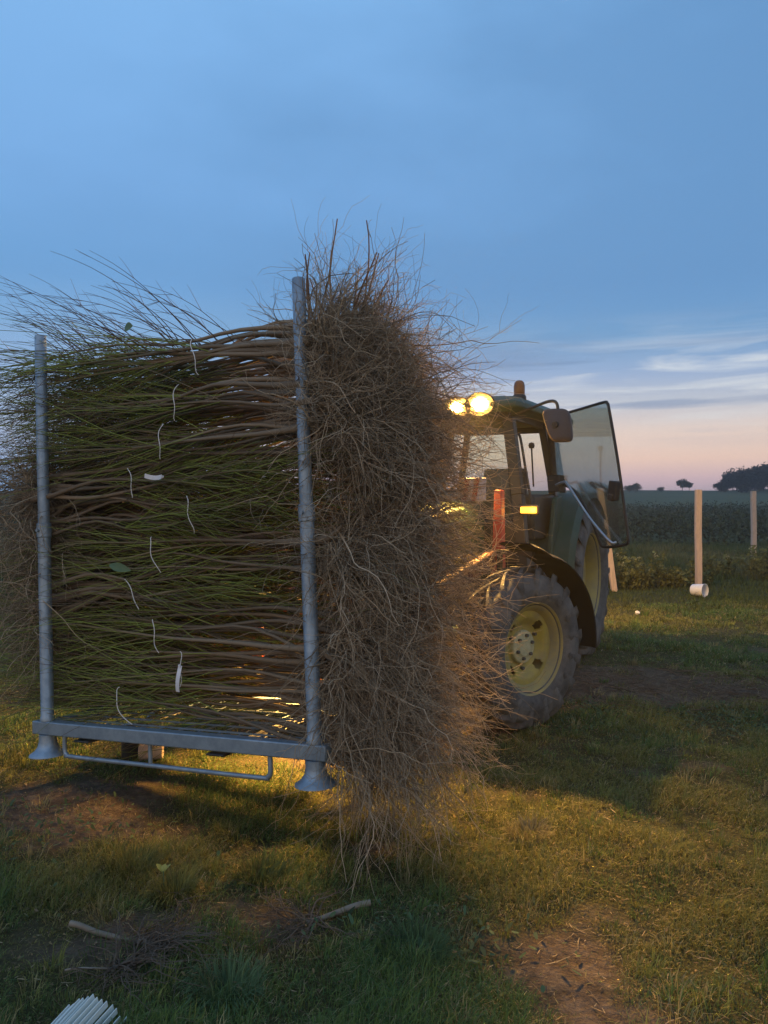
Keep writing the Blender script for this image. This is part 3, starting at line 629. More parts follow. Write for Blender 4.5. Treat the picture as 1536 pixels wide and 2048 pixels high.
def wheel(Rr, W_, rim, nl, lug, place, dish, hubr, slots, mats, name):
    m, lg = tyre(Rr, W_, rim, nl, lug)
    rm = rim_mesh(rim, W_, dish, hubr, slots).xf(place).build(name, mats[0], trac, 0, 50)
    ty = m.xf(place).build('tyre', M_rubc, rm, 0, 60); lg.xf(place).build('tread', M_rub, ty, 0, 50)
    disc_mesh(rim - .05, hubr, dish + .02, dish - .035, slots).xf(place).build('wheel_disc', mats[1], rm, 0, 60)
    MB().lathe([(0, dish - .09), (rim - .075, dish - .09), (rim - .075, dish - .12), (0, dish - .12)], 40, 0).xf(place).build('slot_backing', M_black, rm)  # dark disc added behind the slots to block lamplight coming through
    h = MB().lathe([(0, dish + .005), (hubr * .55, dish + .005), (hubr * .62, dish - .002), (hubr * .98, dish - .004), (hubr * 1.05, dish - .012), (hubr * 1.05, dish - .055), (0, dish - .055)], 36, 0)
    h.xf(place).build('hub', mats[2], rm, .002)
    for k in range(6):
        bl = MB()
        a = 2 * math.pi * (k + .3) / 6
        bl.lathe([(0, dish + .016), (.011, dish + .016), (.013, dish - .004), (0, dish - .004)], 6, 0, (0, hubr * .72 * math.cos(a), hubr * .72 * math.sin(a)))
        bl.xf(place).build('wheel_bolt', mats[3], rm); bl = MB(); a += .2; rr_ = hubr * 1.35
        if k % 2 == 0: bl.lathe([(0, dish - .005), (.012, dish - .005), (.013, dish - .03), (0, dish - .03)], 6, 0, (0, rr_ * math.cos(a), rr_ * math.sin(a))).xf(place).build('disc_stud', mats[3], rm)
    return rm
FS = R(-21.5)     # the front wheels are turned
FR, FW = .555, .29
for sx in (1, -1):
    Mx = Matrix.Translation((sx * .99, -.13, FR)) @ Matrix.Rotation(FS, 4, 'Z') @ Matrix.Diagonal((sx, 1, 1, 1))
    wheel(FR - .034, FW, .315, 17, .036, Mx, .03, .112, 4, (M_yrim, M_yel, M_hub, M_grey), 'front_wheel')
    Mr = Matrix.Translation((sx * .72, 2.55, .785)) @ Matrix.Diagonal((sx, 1, 1, 1))
    wheel(.745, .40, .45, 20, .05, Mr, .0, .16, 6, (M_yrim, M_yrim, M_hub, M_grey), 'rear_wheel')
    # mudguard turning with the front wheel
    mg = MB(); rows = []
    for k, th in enumerate(np.linspace(R(97), R(-6), 26)):
        r_ = .665 + (.25 if th > R(80) else 0) * (th - R(80)); w0, w1 = -.13, .185
        for (xx, dr) in ((w0, -.012), (w0 + .03, 0), (w1 - .04, 0), (w1, -.022), (w1 - .004, -.030), (w1 - .044, -.008), (w0 + .03, -.008), (w0, -.02)):
            rows.append((xx, (r_ + dr) * math.cos(th), (r_ + dr) * math.sin(th)))
    mg.add(rows, [(8 * a + j, 8 * a + (j + 1) % 8, 8 * a + 8 + (j + 1) % 8, 8 * a + 8 + j) for a in range(25) for j in range(8)] + [tuple(range(8)), tuple(range(200, 208))[::-1]])
    mgo = mg.xf(Mx).build('mudguard', mat('mudguard_plastic', (.014, .014, .014), .7, spec=.25), trac, 0, 35)
    MB().bar((-.2, .0, .60), (-.2, 0, .67), .03).bar((-.22, 0, .655), (.1, 0, .655), .03).bar((-.2, .0, .0), (-.2, 0, .62), .03).xf(Mx).build('bracket', M_iron, mgo)
    # rear fender: arc over the rear tyre with a front skirt
    fd = MB(); v = []
    for th in np.linspace(R(200), R(45), 24):
        r_ = .865 if th < R(150) else .865 + .02
        y = 2.55 + r_ * math.cos(th); z = .785 + r_ * math.sin(th)
        y2 = 2.55 + (r_ - .05) * math.cos(th); z2 = .785 + (r_ - .05) * math.sin(th)
        for p in ((sx * .46, y, z), (sx * .86, y, z), (sx * .91, y2, z2), (sx * .895, y2, z2), (sx * .85, (y * .98 + 2.55 * .02), z * .98 + .785 * .02), (sx * .46, y * .98 + 2.55 * .02, z * .98 + .785 * .02)): v.append(p)
    fd.add(v, [(6 * a + j, 6 * a + (j + 1) % 6, 6 * a + 6 + (j + 1) % 6, 6 * a + 6 + j) for a in range(23) for j in range(6)] + [tuple(range(6)), tuple(range(138, 144))[::-1]])
    fd.build('rear_fender', M_dustg, trac, 0, 35)
    # green cab flank and fuel tank skirt between cab and rear tyre
    MB().prism([(1.62, .62), (2.12, .62), (2.12, 1.30), (1.98, 1.62), (1.80, 1.60), (1.66, 1.2)], .05, (sx * .70, 0, 0), (0, 1, 0), (0, 0, 1)).build('flank_panel', M_dustg, trac, .012)
    MB().prism([(1.30, .55), (1.58, .55), (1.58, 1.05), (1.50, 1.12), (1.36, 1.1), (1.30, 1.0)], .34, (sx * .56, 0, 0), (0, 1, 0), (0, 0, 1)).build('fuel_tank', M_black, trac, .03)
    st = MB()
    for z in (.42, .68, .94): st.box((sx * .72, 1.13, z), (.20, .24, .025))
    st.bar((sx * .80, 1.01, .40), (sx * .76, 1.01, 1.05), .02, .03).bar((sx * .80, 1.25, .40), (sx * .76, 1.25, 1.05), .02, .03).build('step', M_iron, trac, .004)
    # loader mast and arm
    MB().hexa([(sx * .55, .44, .62), (sx * .645, .44, .62), (sx * .645, .58, .62), (sx * .55, .58, .62), (sx * .575, .47, 1.66), (sx * .635, .47, 1.66), (sx * .635, .55, 1.66), (sx * .575, .55, 1.66)]).box((sx * .5, .5, .66), (.2, .3, .12)).build('loader_mast', M_red, trac, .008)
    ar = MB().bar((sx * .56, .46, 1.12), (sx * .54, -.62, .95), .075, .12).bar((sx * .54, -.58, .96), (sx * .52, -1.42, .50), .075, .12)
    ar.build('loader_arm', mat('dark_red_paint', (.10, .022, .016), .7, col2=(.06, .03, .02), nscale=8), trac, .01)
    cy = MB().tube([(sx * .56, .46, .70), (sx * .55, -.25, .90)], .032, 12).tube([(sx * .55, -.25, .90), (sx * .54, -.5, .96)], .018, 10); cy.build('lift_cylinder', M_iron, trac)
# chassis, engine, axle
MB().box((0, -.86, .80), (.56, .28, .22)).build('front_weight', M_grey, trac, .02)
MB().box((0, .55, .78), (.42, 2.0, .42)).box((0, 1.9, .82), (.60, 1.2, .5)).build('chassis', M_grey, trac, .03)
MB().tube([(-.86, -.02, .56), (.86, -.02, .56)], .075, 14).box((0, -.02, .56), (.36, .3, .26)).build('front_axle', M_green, trac, .01)
MB().tube([(-.6, 2.55, .785), (.6, 2.55, .785)], .12, 16).build('rear_axle', M_green, trac)
hd = MB(); rows = []
for y, w, zt in ((-.98, .30, 1.22), (-.92, .335, 1.33), (-.6, .35, 1.42), (.1, .36, 1.52), (.82, .37, 1.58)):
    for xx, z in ((-w, .92), (-w, zt - .16), (-w * .86, zt - .04), (-w * .45, zt), (w * .45, zt), (w * .86, zt - .04), (w, zt - .16), (w, .92)): rows.append((xx, y, z))
hd.add(rows, [(8 * a + j, 8 * a + (j + 1) % 8, 8 * a + 8 + (j + 1) % 8, 8 * a + 8 + j) for a in range(4) for j in range(8)] + [tuple(range(8)), tuple(range(32, 40))[::-1]])
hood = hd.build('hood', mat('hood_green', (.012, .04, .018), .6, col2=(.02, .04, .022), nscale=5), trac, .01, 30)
M_stripe = mat('yellow_stripe', (.55, .42, .03), .5)
for sx in (1, -1): MB().prism([(-.7, 1.09), (.55, 1.15), (.80, 1.09), (.80, 1.06), (-.7, 1.04)], .004, (sx * .374, 0, 0), (0, 1, 0), (0, 0, 1)).build('stripe', M_stripe, hood)
gl = MB()
for z in np.linspace(.98, 1.16, 8): gl.box((0, -.985, z), (.42, .014, .010))
gl.build('grille', M_black, hood)
MB().tube([(-.30, .62, 1.5), (-.30, .62, 2.2), (-.30, .64, 2.3)], .035, 12).build('exhaust_pipe', M_iron, trac)
# cab
def pil(pts, w, d, name='cab_pillar', m=M_blkp):
    o = MB()
    for a, b in zip(pts[:-1], pts[1:]): o.bar(a, b, w, d, (0, 1, 0))
    return o.build(name, m, trac, .008)
for sx in (1, -1):
    pil([(sx * .70, .86, 1.0), (sx * .62, .95, 1.62), (sx * .50, 1.05, 2.30)], .095, .10)
    pil([(sx * .64, 2.12, 1.3), (sx * .58, 2.14, 1.80), (sx * .485, 2.14, 2.32)], .07, .09)
    pil([(sx * .60, 2.62, 1.5), (sx * .47, 2.58, 2.32)], .06, .06)
    MB().bar((sx * .49, 1.0, 2.31), (sx * .47, 2.6, 2.31), .06, .07).build('roof_rail', M_blkp, trac, .008)
    MB().prism([(.88, 1.02), (1.55, .98), (1.6, 1.10), (1.02, 1.14)], .03, (sx * .70, 0, 0), (0, 1, 0), (0, 0, 1)).build('sill_panel', M_blkp, trac, .01)
MB().box((0, 1.75, 1.02), (1.2, 1.7, .08)).build('cab_floor', M_blkp, trac, .01)
MB().hexa([(-.68, .84, 1.04), (.68, .84, 1.04), (.66, .95, 1.04), (-.66, .95, 1.04), (-.63, .87, 1.40), (.63, .87, 1.40), (.63, .97, 1.40), (-.63, .97, 1.40)]).build('dash_panel', M_blkp, trac, .01)
MB().bar((-.52, 1.02, 2.31), (.52, 1.02, 2.31), .07, .10).build('header_rail', M_blkp, trac, .008)
MB().bar((-.47, 2.58, 2.31), (.47, 2.58, 2.31), .06, .07).bar((-.6, 2.62, 1.5), (.6, 2.62, 1.5), .05, .05).build('rear_rail', M_blkp, trac, .008)
rf = MB(); rows = []
for z, s_, yf, yb in ((2.335, .93, .86, 2.72), (2.36, 1.0, .80, 2.80), (2.405, 1.0, .80, 2.80), (2.455, .93, .88, 2.72), (2.485, .72, 1.05, 2.5)):
    w = .66 * s_; c = .12
    for xx, y in ((-w + c, yf), (w - c, yf), (w - .03, yf + .04), (w, yf + c), (w, yb - c), (w - c, yb), (-w + c, yb), (-w, yb - c), (-w, yf + c), (-w + .03, yf + .04)): rows.append((xx, y, z))
rf.add(rows, [(10 * a + j, 10 * a + (j + 1) % 10, 10 * a + 10 + (j + 1) % 10, 10 * a + 10 + j) for a in range(4) for j in range(10)] + [tuple(range(10))[::-1], tuple(range(40, 50))])
roof = rf.build('cab_roof', M_dustg, trac, .01, 35)
def pane(name, pts, m, parent=None, th=.006):
    p = [np.array(q, float) for q in pts]; nn = nrm(np.cross(p[1] - p[0], p[2] - p[0])) * th / 2; n = len(p)
    return MB().add([q - nn for q in p] + [q + nn for q in p], [tuple(range(n))[::-1], tuple(range(n, 2 * n))] + [(i, (i + 1) % n, n + (i + 1) % n, n + i) for i in range(n)]).build(name, m, parent or trac, 0, smooth=False)
pane('windshield', [(-.57, .93, 1.42), (.57, .93, 1.42), (.455, 1.04, 2.27), (-.455, 1.04, 2.27)], G_clear)
pane('rear_window', [(-.56, 2.61, 1.53), (.56, 2.61, 1.53), (.44, 2.58, 2.27), (-.44, 2.58, 2.27)], G_clear)
pane('side_window', [(-.67, .98, 1.2), (-.60, 2.05, 1.2), (-.47, 2.1, 2.27), (-.48, 1.08, 2.27)], G_clear)
# open cab door: hinged on the rear pillar, swung outwards
H0 = np.array((.565, 2.10, 0)); dv = nrm(np.array((.80, -.52, 0)))
def dp(s_, z, o=0): return H0 + dv * s_ + np.array((0, 0, z)) + np.array((-dv[1], dv[0], 0)) * o + np.array((0, 0, 0))
shp = arc([(-.02, 2.30), (-.01, 2.37), (.05, 2.385), (.40, 2.42), (.72, 2.455), (.765, 2.44), (.79, 2.38), (.90, 1.90), (1.015, 1.28), (1.02, 1.215), (.99, 1.19), (.86, 1.165), (.74, 1.155), (.70, 1.17), (.66, 1.24), (.55, 1.44), (.36, 1.66), (.15, 1.74), (.06, 1.80)], 4)
shp = [tuple(q) for q in np.array(arc([(a, b, 0) for a, b in [(-.02, 2.30), (-.01, 2.37), (.05, 2.385), (.40, 2.42), (.72, 2.455), (.765, 2.44), (.79, 2.38), (.90, 1.90), (1.015, 1.28), (1.02, 1.215), (.99, 1.19), (.86, 1.165), (.74, 1.155), (.70, 1.17), (.66, 1.24), (.55, 1.44), (.36, 1.66), (.15, 1.74), (.06, 1.80)]], 4))[:, :2]]
lean = lambda s_, z: s_ - .0
dpts = [dp(a, b) for a, b in shp]
door = MB().tube(dpts + [dpts[0]], .013, 8, cap=False).build('door', M_blkp, trac)
pane('door_glass', dpts, G_door, door, .005)
MB().bar(dp(.03, 2.36, .02), dp(.10, 1.78, .02), .085, .05, (0, 1, 0)).build('hinge_pillar', M_blkp, door, .008)
MB().box(dp(.13, 1.735, -.02), (.15, .07, .16), (0, 0, math.atan2(dv[1], dv[0]))).build('hinge_box', M_black, door, .008)
MB().tube(arc([dp(.16, 1.72, -.05), dp(.28, 1.745, -.07), dp(.34, 1.72, -.07), dp(.62, 1.42, -.07), dp(.86, 1.215, -.06), dp(.90, 1.205, -.02)], 5), .013, 10).build('door_handle', M_chr, door)
MB().box(dp(.885, 1.66, -.035), (.10, .055, .17), (0, R(8), math.atan2(dv[1], dv[0]))).box(dp(.87, 1.60, -.05), (.06, .05, .06), (0, .3, math.atan2(dv[1], dv[0]))).build('door_latch', M_black, door, .01)
# mirror on its arm
MB().tube(arc([(.56, 1.0, 2.30), (.75, .90, 2.345), (.93, .78, 2.375), (1.0, .75, 2.35), (1.01, .75, 2.25)], 5), .013, 8).build('mirror_arm', M_iron, trac)
mi = MB(); rows = []
for k, (s_, dy) in enumerate(((.88, -.03), (1, -.012), (1, .02), (.94, .03))):
    for a in np.arange(24) * 2 * np.pi / 24:
        ca, sa = math.cos(a), math.sin(a); ex = abs(ca) ** .45 * np.sign(ca); ez = abs(sa) ** .45 * np.sign(sa)
        rows.append((1.015 + (.098 + .012 * ez) * ex * s_ - .03 * ez + 0, .75 + dy + .25 * ex * .098, 2.175 + .135 * ez * s_))
mi.add(rows, [(24 * a + j, 24 * a + (j + 1) % 24, 24 * a + 24 + (j + 1) % 24, 24 * a + 24 + j) for a in range(3) for j in range(24)] + [tuple(range(24))[::-1], tuple(range(72, 96))])
mir = mi.build('side_mirror', M_mirb, trac, 0, 50)
MB().lathe([(0, -.03), (.022, -.03), (.026, -.02), (.026, 0), (0, 0)], 16, 1, (1.0, .72, 2.18)).build('mirror_pivot', M_black, mir)
# beacon
MB().lathe([(0, 0), (.055, 0), (.06, .015), (.06, .045), (.05, .06), (0, .06)], 20, 2, (.57, 1.13, 2.43)).build('beacon_base', M_black, trac)
M_bea = mat('amber_plastic', (.20, .075, .012), .25, spec=.5)
MB().lathe([(.046, 0), (.048, .02), (.048, .075), (.042, .105), (.026, .122), (0, .128)], 20, 2, (.57, 1.13, 2.49)).build('beacon_dome', M_bea, trac)
# grab rail, gear lever, seat, steering wheel, indicator
MB().tube(arc([(.50, 1.10, 2.14), (.55, 1.12, 2.15), (.585, 1.12, 2.11), (.66, 1.05, 1.8), (.735, .98, 1.50), (.73, .95, 1.45)], 5), .012, 8).build('grab_rail', M_blkp, trac)
MB().tube([(.56, 1.6, 1.7), (.54, 1.6, 2.06)], .008, 8).lathe([(0, -.03), (.022, -.024), (.03, 0), (.022, .024), (0, .03)], 14, 2, (.54, 1.6, 2.08)).build('lever', M_black, trac)
MB().box((.08, 1.95, 1.35), (.48, .46, .14)).box((.08, 2.2, 1.62), (.46, .12, .55), (-.12, 0, 0)).build('seat', M_black, trac, .04)
MB().box((.56, 1.75, 1.42), (.14, .75, .42)).build('side_console', M_black, trac, .03)
sw = MB(); ring = [(.0 + .20 * math.cos(a), 1.42 + .17 * math.sin(a), 1.66 + .10 * math.sin(a)) for a in np.linspace(0, 2 * np.pi, 25)]
sw.tube(ring, .014, 8, False).bar((-.19, 1.42, 1.66), (.19, 1.42, 1.66), .02, .012).tube([(0, 1.42, 1.66), (0, 1.2, 1.3)], .025, 10).build('steering_wheel', M_black, trac)
ind = MB().box((.765, .80, 1.50), (.17, .06, .085)).build('indicator_lamp', M_black, trac, .012)
M_ind = mat('lit_amber_lens', (.8, .3, .03), .3, emit=(1, .36, .03), estr=4.5)
MB().box((.765, .766, 1.498), (.135, .014, .052)).build('indicator_lens', M_ind, ind, .006)
# red and white warning board in front of the cab
M_wht = mat('white_board', (.42, .40, .45), .6)
bd = MB().box((.50, .25, 1.66), (.17, .02, .18)).build('warning_board', M_wht, trac, .004)
wb = MB()
for q in (-.05, .03): wb.prism([(q, -.085), (q + .04, -.085), (q + .04 + .03, .085), (q + .03, .085)], .004, (.44, .237, 1.66), (1, 0, 0), (0, 0, 1))
wb.build('red_stripe', M_red, bd)
# lamps
M_lens = mat('lit_work_lens', (1, .8, .5), .3, emit=(1, .52, .09), estr=5200)
# the lens is hottest over its bulb and glows amber towards the rim of the reflector
t = M_lens.node_tree; b = t.nodes['Principled BSDF']; at = N('ShaderNodeAttribute', t, attribute_name='hot')
LK(math_(t, 'MULTIPLY_ADD', math_(t, 'POWER', at.outputs['Fac'], 7), 20000, math_(t, 'MULTIPLY_ADD', at.outputs['Fac'], 4, 1.3)), b.inputs['Emission Strength'], t)
def lamp(x, y, z, on=True, w=.13, h=.10, name='work_lamp', power=0, aim=(-.12, -1, -.62), size=112, lens=None, col=(1, .53, .12), back=False):
    if name == 'headlamp':
        q = MB().hexa([(x - w * .4, y + .10, z - h * .4), (x + w * .4, y + .10, z - h * .4), (x + w * .5, y + .012, z - h * .5), (x - w * .5, y + .012, z - h * .5), (x - w * .4, y + .10, z + h * .4), (x + w * .4, y + .10, z + h * .4), (x + w * .5, y + .012, z + h * .5), (x - w * .5, y + .012, z + h * .5)])
        q2 = MB().box((x, y + .004, z), (w * .88, .012, h * .86))
    else:      # oval drum with a raised bezel round the lens
        q = MB().lathe([(.5, -.012), (.5, .02), (.46, .06), (.30, .10), (0, .10), (0, .012), (.45, .012), (.45, -.012)], 32, 1, closed=True)
        q2 = MB().lathe([(0, -.006), (.12, -.006), (.20, -.005), (.27, -.003), (.34, 0), (.40, .002), (.45, .006), (.45, .010), (0, .010)], 32, 1)
        for m_ in (q, q2): m_.v = [(x + a_ * w, y + b_, z + c_ * h) for a_, b_, c_ in m_.v]
    if back:
        for m_ in (q, q2): m_.v = [(a_, 2 * y - b_, c_) for a_, b_, c_ in m_.v]
    o = q.build(name, M_black, trac, .004)
    lens_o = q2.build('lamp_lens', lens or M_lens, o)
    lm = lens_o.data
    ha = lm.attributes.new('hot', 'FLOAT', 'POINT'); ha.data.foreach_set('value', [max(0., 1 - math.hypot((v.co.x - x) / w, (v.co.z - z) / h) / .45) for v in lm.vertices])
    if power:
        l = bpy.data.lights.new(name + '_light', 'SPOT'); l.energy = power; l.color = col; l.spot_size = R(size); l.spot_blend = 1.0 if size > 150 else .7; l.shadow_soft_size = .05
        lo = bpy.data.objects.new(name + '_light', l); C.objects.link(lo); lo.parent = trac; lo.location = (x, y + (.05 if back else -.05), z); lo.rotation_euler = Vector(aim).to_track_quat('-Z', 'Y').to_euler()
LP = 850
lamp(.125, .80, 2.37, w=.25, h=.19, power=LP); lamp(.33, .80, 2.385, w=.27, h=.21, power=LP)
HP = 200
for sx in (1, -1): lamp(sx * .2, -1.06, .90, w=.16, h=.09, name='headlamp', power=HP, aim=(0, -1, -1.0), size=95)
for sx in (.5, -.5): lamp(sx, 2.80, 2.38, name='rear_work_lamp', power=420, aim=(0, 1, -.22), size=120, back=True)
il = bpy.data.lights.new('indicator_light', 'POINT'); il.energy = 2.5; il.color = (1, .45, .08); il.shadow_soft_size = .04
io = bpy.data.objects.new('indicator_light', il); C.objects.link(io); io.parent = trac; io.location = (.80, .70, 1.50)
# carriage and forks in the rack's frame
TR = TM.inverted() @ rackM
ca = MB()
for x in (-.35, -.60, -1.0, -1.30): ca.bar((x, RD + .20, -.03), (x, RD + .20, .62), .06, .03, (0, 1, 0))
ca.bar((-1.45, RD + .225, .10), (-.2, RD + .225, .10), .03, .09).bar((-1.45, RD + .225, .55), (-.2, RD + .225, .55), .03, .09)
ca.xf(TR).build('fork_carriage', M_red, trac, .006)
for x in (-.52, -1.36):
    MB().hexa([(x - .05, -.03, -.022), (x + .05, -.03, -.022), (x + .06, RD + .19, -.05), (x - .06, RD + .19, -.05), (x - .05, -.03, -.012), (x + .05, -.03, -.012), (x + .06, RD + .19, -.004), (x - .06, RD + .19, -.004)]).xf(TR).build('fork', M_iron, trac, .003)

# ------------------------------------------------------------------ wooden posts, bucket, small things
M_post = mat('pale_sawn_wood', (.60, .46, .37), .8, col2=(.46, .36, .29), nscale=6, bump=.2, bscale=30, stretch=(6, 6, 1))
def post(base, top, w, label):
    x, y = base; z = float(gh(x, y)); o = empty('wooden_post', (x, y, z)); 
    me = MB(); t_ = np.array(top); a = np.zeros(3) - np.array([0, 0, .05]); pts = []
    for q in np.linspace(0, 1, 6):
        c = a + (t_ - a) * q; j = .004 * math.sin(q * 9 + x)
        pts += [c + np.array((sx * w / 2 + j, sy * w / 2, 0)) for sx, sy in ((-1, -1), (1, -1), (1, 1), (-1, 1))]
    me.add(pts, [(4 * k + j, 4 * k + (j + 1) % 4, 4 * k + 4 + (j + 1) % 4, 4 * k + 4 + j) for k in range(5) for j in range(4)] + [(3, 2, 1, 0), (20, 21, 22, 23)])
    C.objects.unlink(o); bpy.data.objects.remove(o)
    p = me.build('wooden_post', M_post, None, .006); p.location = (x, y, z); tag(p, label, 'post', 'wooden posts in the meadow')
post((3.93, 13.07), (-.27, 0, 1.76), .095, 'leaning wooden post seen through the open door glass')
post((5.44, 13.28), (-.02, 0, 1.72), .095, 'upright wooden post standing behind the white bucket')
post((10.03, 20.84), (-.03, 0, 1.76), .115, 'farthest wooden post, upright beside a leafy bush')
M_buck = mat('white_plastic', (.82, .82, .82), .4, col2=(.72, .70, .68), nscale=9)
bx, by = 5.02, 12.25; bk = empty('bucket', mtx=Matrix.Translation((bx, by, float(gh(bx, by)) + .10)) @ Euler((R(4), R(0), R(-52))).to_matrix().to_4x4() @ Matrix.Rotation(R(88), 4, 'Y') @ Matrix.Scale(.8, 4))
tag(bk, 'white plastic bucket lying on its side in the grass', 'bucket')
MB().lathe([(0, -.13), (.105, -.13), (.112, -.12), (.128, .12), (.133, .12), (.133, .135), (.124, .135), (.118, .1), (.10, -.11), (0, -.11)], 28).build('bucket_body', M_buck, bk)
MB().tube(arc([(0, .13, .09), (.04, .12, .0), (.09, .09, -.04), (.12, .0, -.05), (.09, -.09, -.04), (.04, -.12, 0), (0, -.13, .09)], 5), .003, 6).build('bucket_handle', M_chr, bk)
g = np.random.default_rng(5); pb = MB().lathe([(0, -.03)] + [(.032 * math.cos(a), .03 * math.sin(a)) for a in np.linspace(-1.2, 1.2, 7)] + [(0, .03)], 12)
pb.v = [tuple(np.array(p) * (1 + .22 * g.normal())) for p in pb.v]; po = pb.build('paper_ball', M_buck, None, 0, 30); po.location = (3.48, 10.54, float(gh(3.48, 10.54)) + .025); tag(po, 'small crumpled white scrap on the grass right of the rear wheel', 'litter')
# wooden offcut and dark block seen under the rack
wl = MB().tube([(-.07, 0, 0), (.07, .02, .005)], .05, 14).build('wood_log', M_post, None, .004); wl.location = (-1.44, 4.72, float(gh(-1.44, 4.72)) + .045); tag(wl, 'short pale piece of wood on the ground behind the rack', 'log')
bb = MB().lathe([(0, 0), (.052, 0), (.058, .02), (.056, .20), (.06, .22), (0, .22)], 20).build('black_pot', M_black, None, .004); bb.location = (-1.57, 4.75, float(gh(-1.57, 4.75)) - .01); tag(bb, 'black plant pot on the ground behind the rack', 'pot')
# bundle of white plant stakes
sk = empty('stake_bundle', (-.90, 2.185, float(gh(-.90, 2.185)) - .01)); tag(sk, 'bundle of flat white plant labels lying in the foreground', 'plant labels')
g = np.random.default_rng(3); M_stk = mat('white_label_plastic', (.62, .74, .74), .35)
for k in range(16):
    a = -.06 + (k - 7) * .012 + .01 * g.normal(); xx = -.105 + k * .0135
    MB().box((xx, .0 + .008 * g.normal(), .075 - .0012 * (k - 7.5) ** 2 + .003 * g.normal()), (.0028, .16, .024), (R(18), R(-14 + 2 * k) , a - .45)).build('plastic_label', M_stk, sk, .001)
# fallen saplings
def fallen(base, ang, ln, label, seed, rr=.014, cut=True):
    g = np.random.default_rng(seed); o = empty('fallen_sapling', (0, 0, 0)); d = np.array([math.cos(ang), math.sin(ang), 0]); k = 14
    b0 = np.array([base[0], base[1], 0.]); s_ = np.linspace(0, ln, k)
    P = b0 + d * s_[:, None] + np.array([-d[1], d[0], 0]) * (.012 * np.sin(s_ * 11 + seed))[:, None]
    P[:, 2] = gh(P[:, 0], P[:, 1]) + rr * .9 + .03 * np.exp(-(s_ / .12) ** 2)
    r = rr * (1 - .25 * np.linspace(0, 1, k))
    me = MB().tube(P, r, 10); a = me.build('stem', mat('grey_bark', (.26, .22, .17), .8, col2=(.17, .14, .10), nscale=12, bump=.3, bscale=60), o)
    n = 30; st = P[g.integers(k - 4, k, n)] * np.array([1, 1, 0]) + np.array([0, 0, .01]); an = ang + g.normal(size=n) * .95
    Rt, rd = walk(st, np.stack([np.cos(an), np.sin(an), .08 * g.random(n)], -1), .12 + .36 * g.random(n), 12, .2, .06, .0018 + .0024 * g.random(n), np.full(n, .0008), g)
    nh = 90; pr = g.integers(0, n, nh); qi = g.integers(1, 11, nh); Hh, hr = walk(Rt[pr, qi], nrm(Rt[pr, qi] - Rt[pr, qi - 1]) + .8 * g.normal(size=(nh, 3)), .06 + .18 * g.random(nh), 7, .26, .03, np.full(nh, .0014), np.full(nh, .0007), g)
    cc = np.array([.15, .115, .085]); V, Q, Cc = join([tubes(floor_walk(Rt), rd, 4, np.broadcast_to(cc * (.7 + .7 * g.random((n, 1, 1))), (n, 12, 3))), tubes(floor_walk(Hh), hr, 3, np.broadcast_to(cc, (nh, 7, 3)))])
    link('root_ball', raw_mesh('root_ball', V, Q, col=Cc), M_root, o); tag(o, label, 'fallen sapling', 'saplings dropped on the ground'); return o
fallen((-1.16, 2.80), R(-15), .34, 'dropped sapling with a pale bare stem end at left', 1, .011)
fallen((-.05, 2.93), R(200), .26, 'dropped sapling whose stem points up to the right', 4, .012)
fallen((-1.05, 2.50), R(20), .2, 'dark root tangle just behind the white plant labels', 8, .004)
# grass tufts as plants
def tuft(x, y, n, h, c, label, seed, spread=.05, leanmax=1.2):
    g = np.random.default_rng(seed); a = g.random(n) * 6.283; r_ = spread * np.sqrt(g.random(n)); px = x + r_ * np.cos(a); py = y + r_ * np.sin(a)
    V, Qd, T3, Cc = blades(px, py, h * (.5 + .6 * g.random(n)), .0014 + .0012 * g.random(n), a + .3 * g.normal(size=n), .2 + leanmax * g.random(n), np.array(c) * (.6 + .7 * g.random((n, 1))), np.array(c) * (.9 + .6 * g.random((n, 1))), .7)
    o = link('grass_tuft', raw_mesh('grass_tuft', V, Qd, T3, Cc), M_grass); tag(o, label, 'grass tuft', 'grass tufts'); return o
tuft(-.50, 2.43, 520, .12, (.12, .19, .085), 'wide blue green grass tuft at the front edge', 1, .09)
tuft(.68, 3.62, 420, .13, (.24, .21, .12), 'pale dry grass tuft right of the hanging roots', 2, .08)
tuft(-.84, 3.05, 420, .13, (.16, .17, .05), 'yellow lit grass tuft behind the dropped stem', 3, .07)
tuft(-1.1, 3.30, 520, .13, (.13, .14, .04), 'low grass tuft left of the yellow leaf plant', 4, .10)
tuft(-.52, 3.2, 520, .12, (.09, .12, .04), 'dark green grass tuft in the shadow of the rack', 5, .10)
tuft(.10, 2.62, 600, .12, (.08, .13, .05), 'bright green grass tuft in the front shadow', 6, .12)
# seedling with yellow leaves
sd_ = empty('seedling', (-.90, 3.10, float(gh(-.90, 3.10)))); tag(sd_, 'small seedling with yellow green leaves among the turf', 'seedling')
MB().tube([(0, 0, -.01), (.005, 0, .05), (.0, .01, .09)], .0025, 6).build('stem', M_leaf, sd_)
M_yl = mat('yellow_leaf', (.30, .29, .06), .5)
def leaf_mesh(L, w, n=7):
    m = MB(); v = []
    for q in np.linspace(0, 1, n):
        ww = w * math.sin(math.pi * min(.97, q * .95 + .03)) ** .8; zc = -.25 * L * (q - .3) ** 2
        v += [(L * q, -ww, zc + .15 * ww), (L * q, 0, zc), (L * q, ww, zc + .15 * ww)]
    return m.add(v, [f for i in range(n - 1) for f in ((3 * i, 3 * i + 1, 3 * i + 4, 3 * i + 3), (3 * i + 1, 3 * i + 2, 3 * i + 5, 3 * i + 4))])
for a, e, L in ((.3, -.9, .042), (2.6, -.7, .046), (1.4, -1.1, .032)):
    leaf_mesh(L, .013).xf(Matrix.Translation((0, .01, .085)) @ Euler((0, e, a)).to_matrix().to_4x4()).build('leaf', M_yl, sd_, 0, 60)
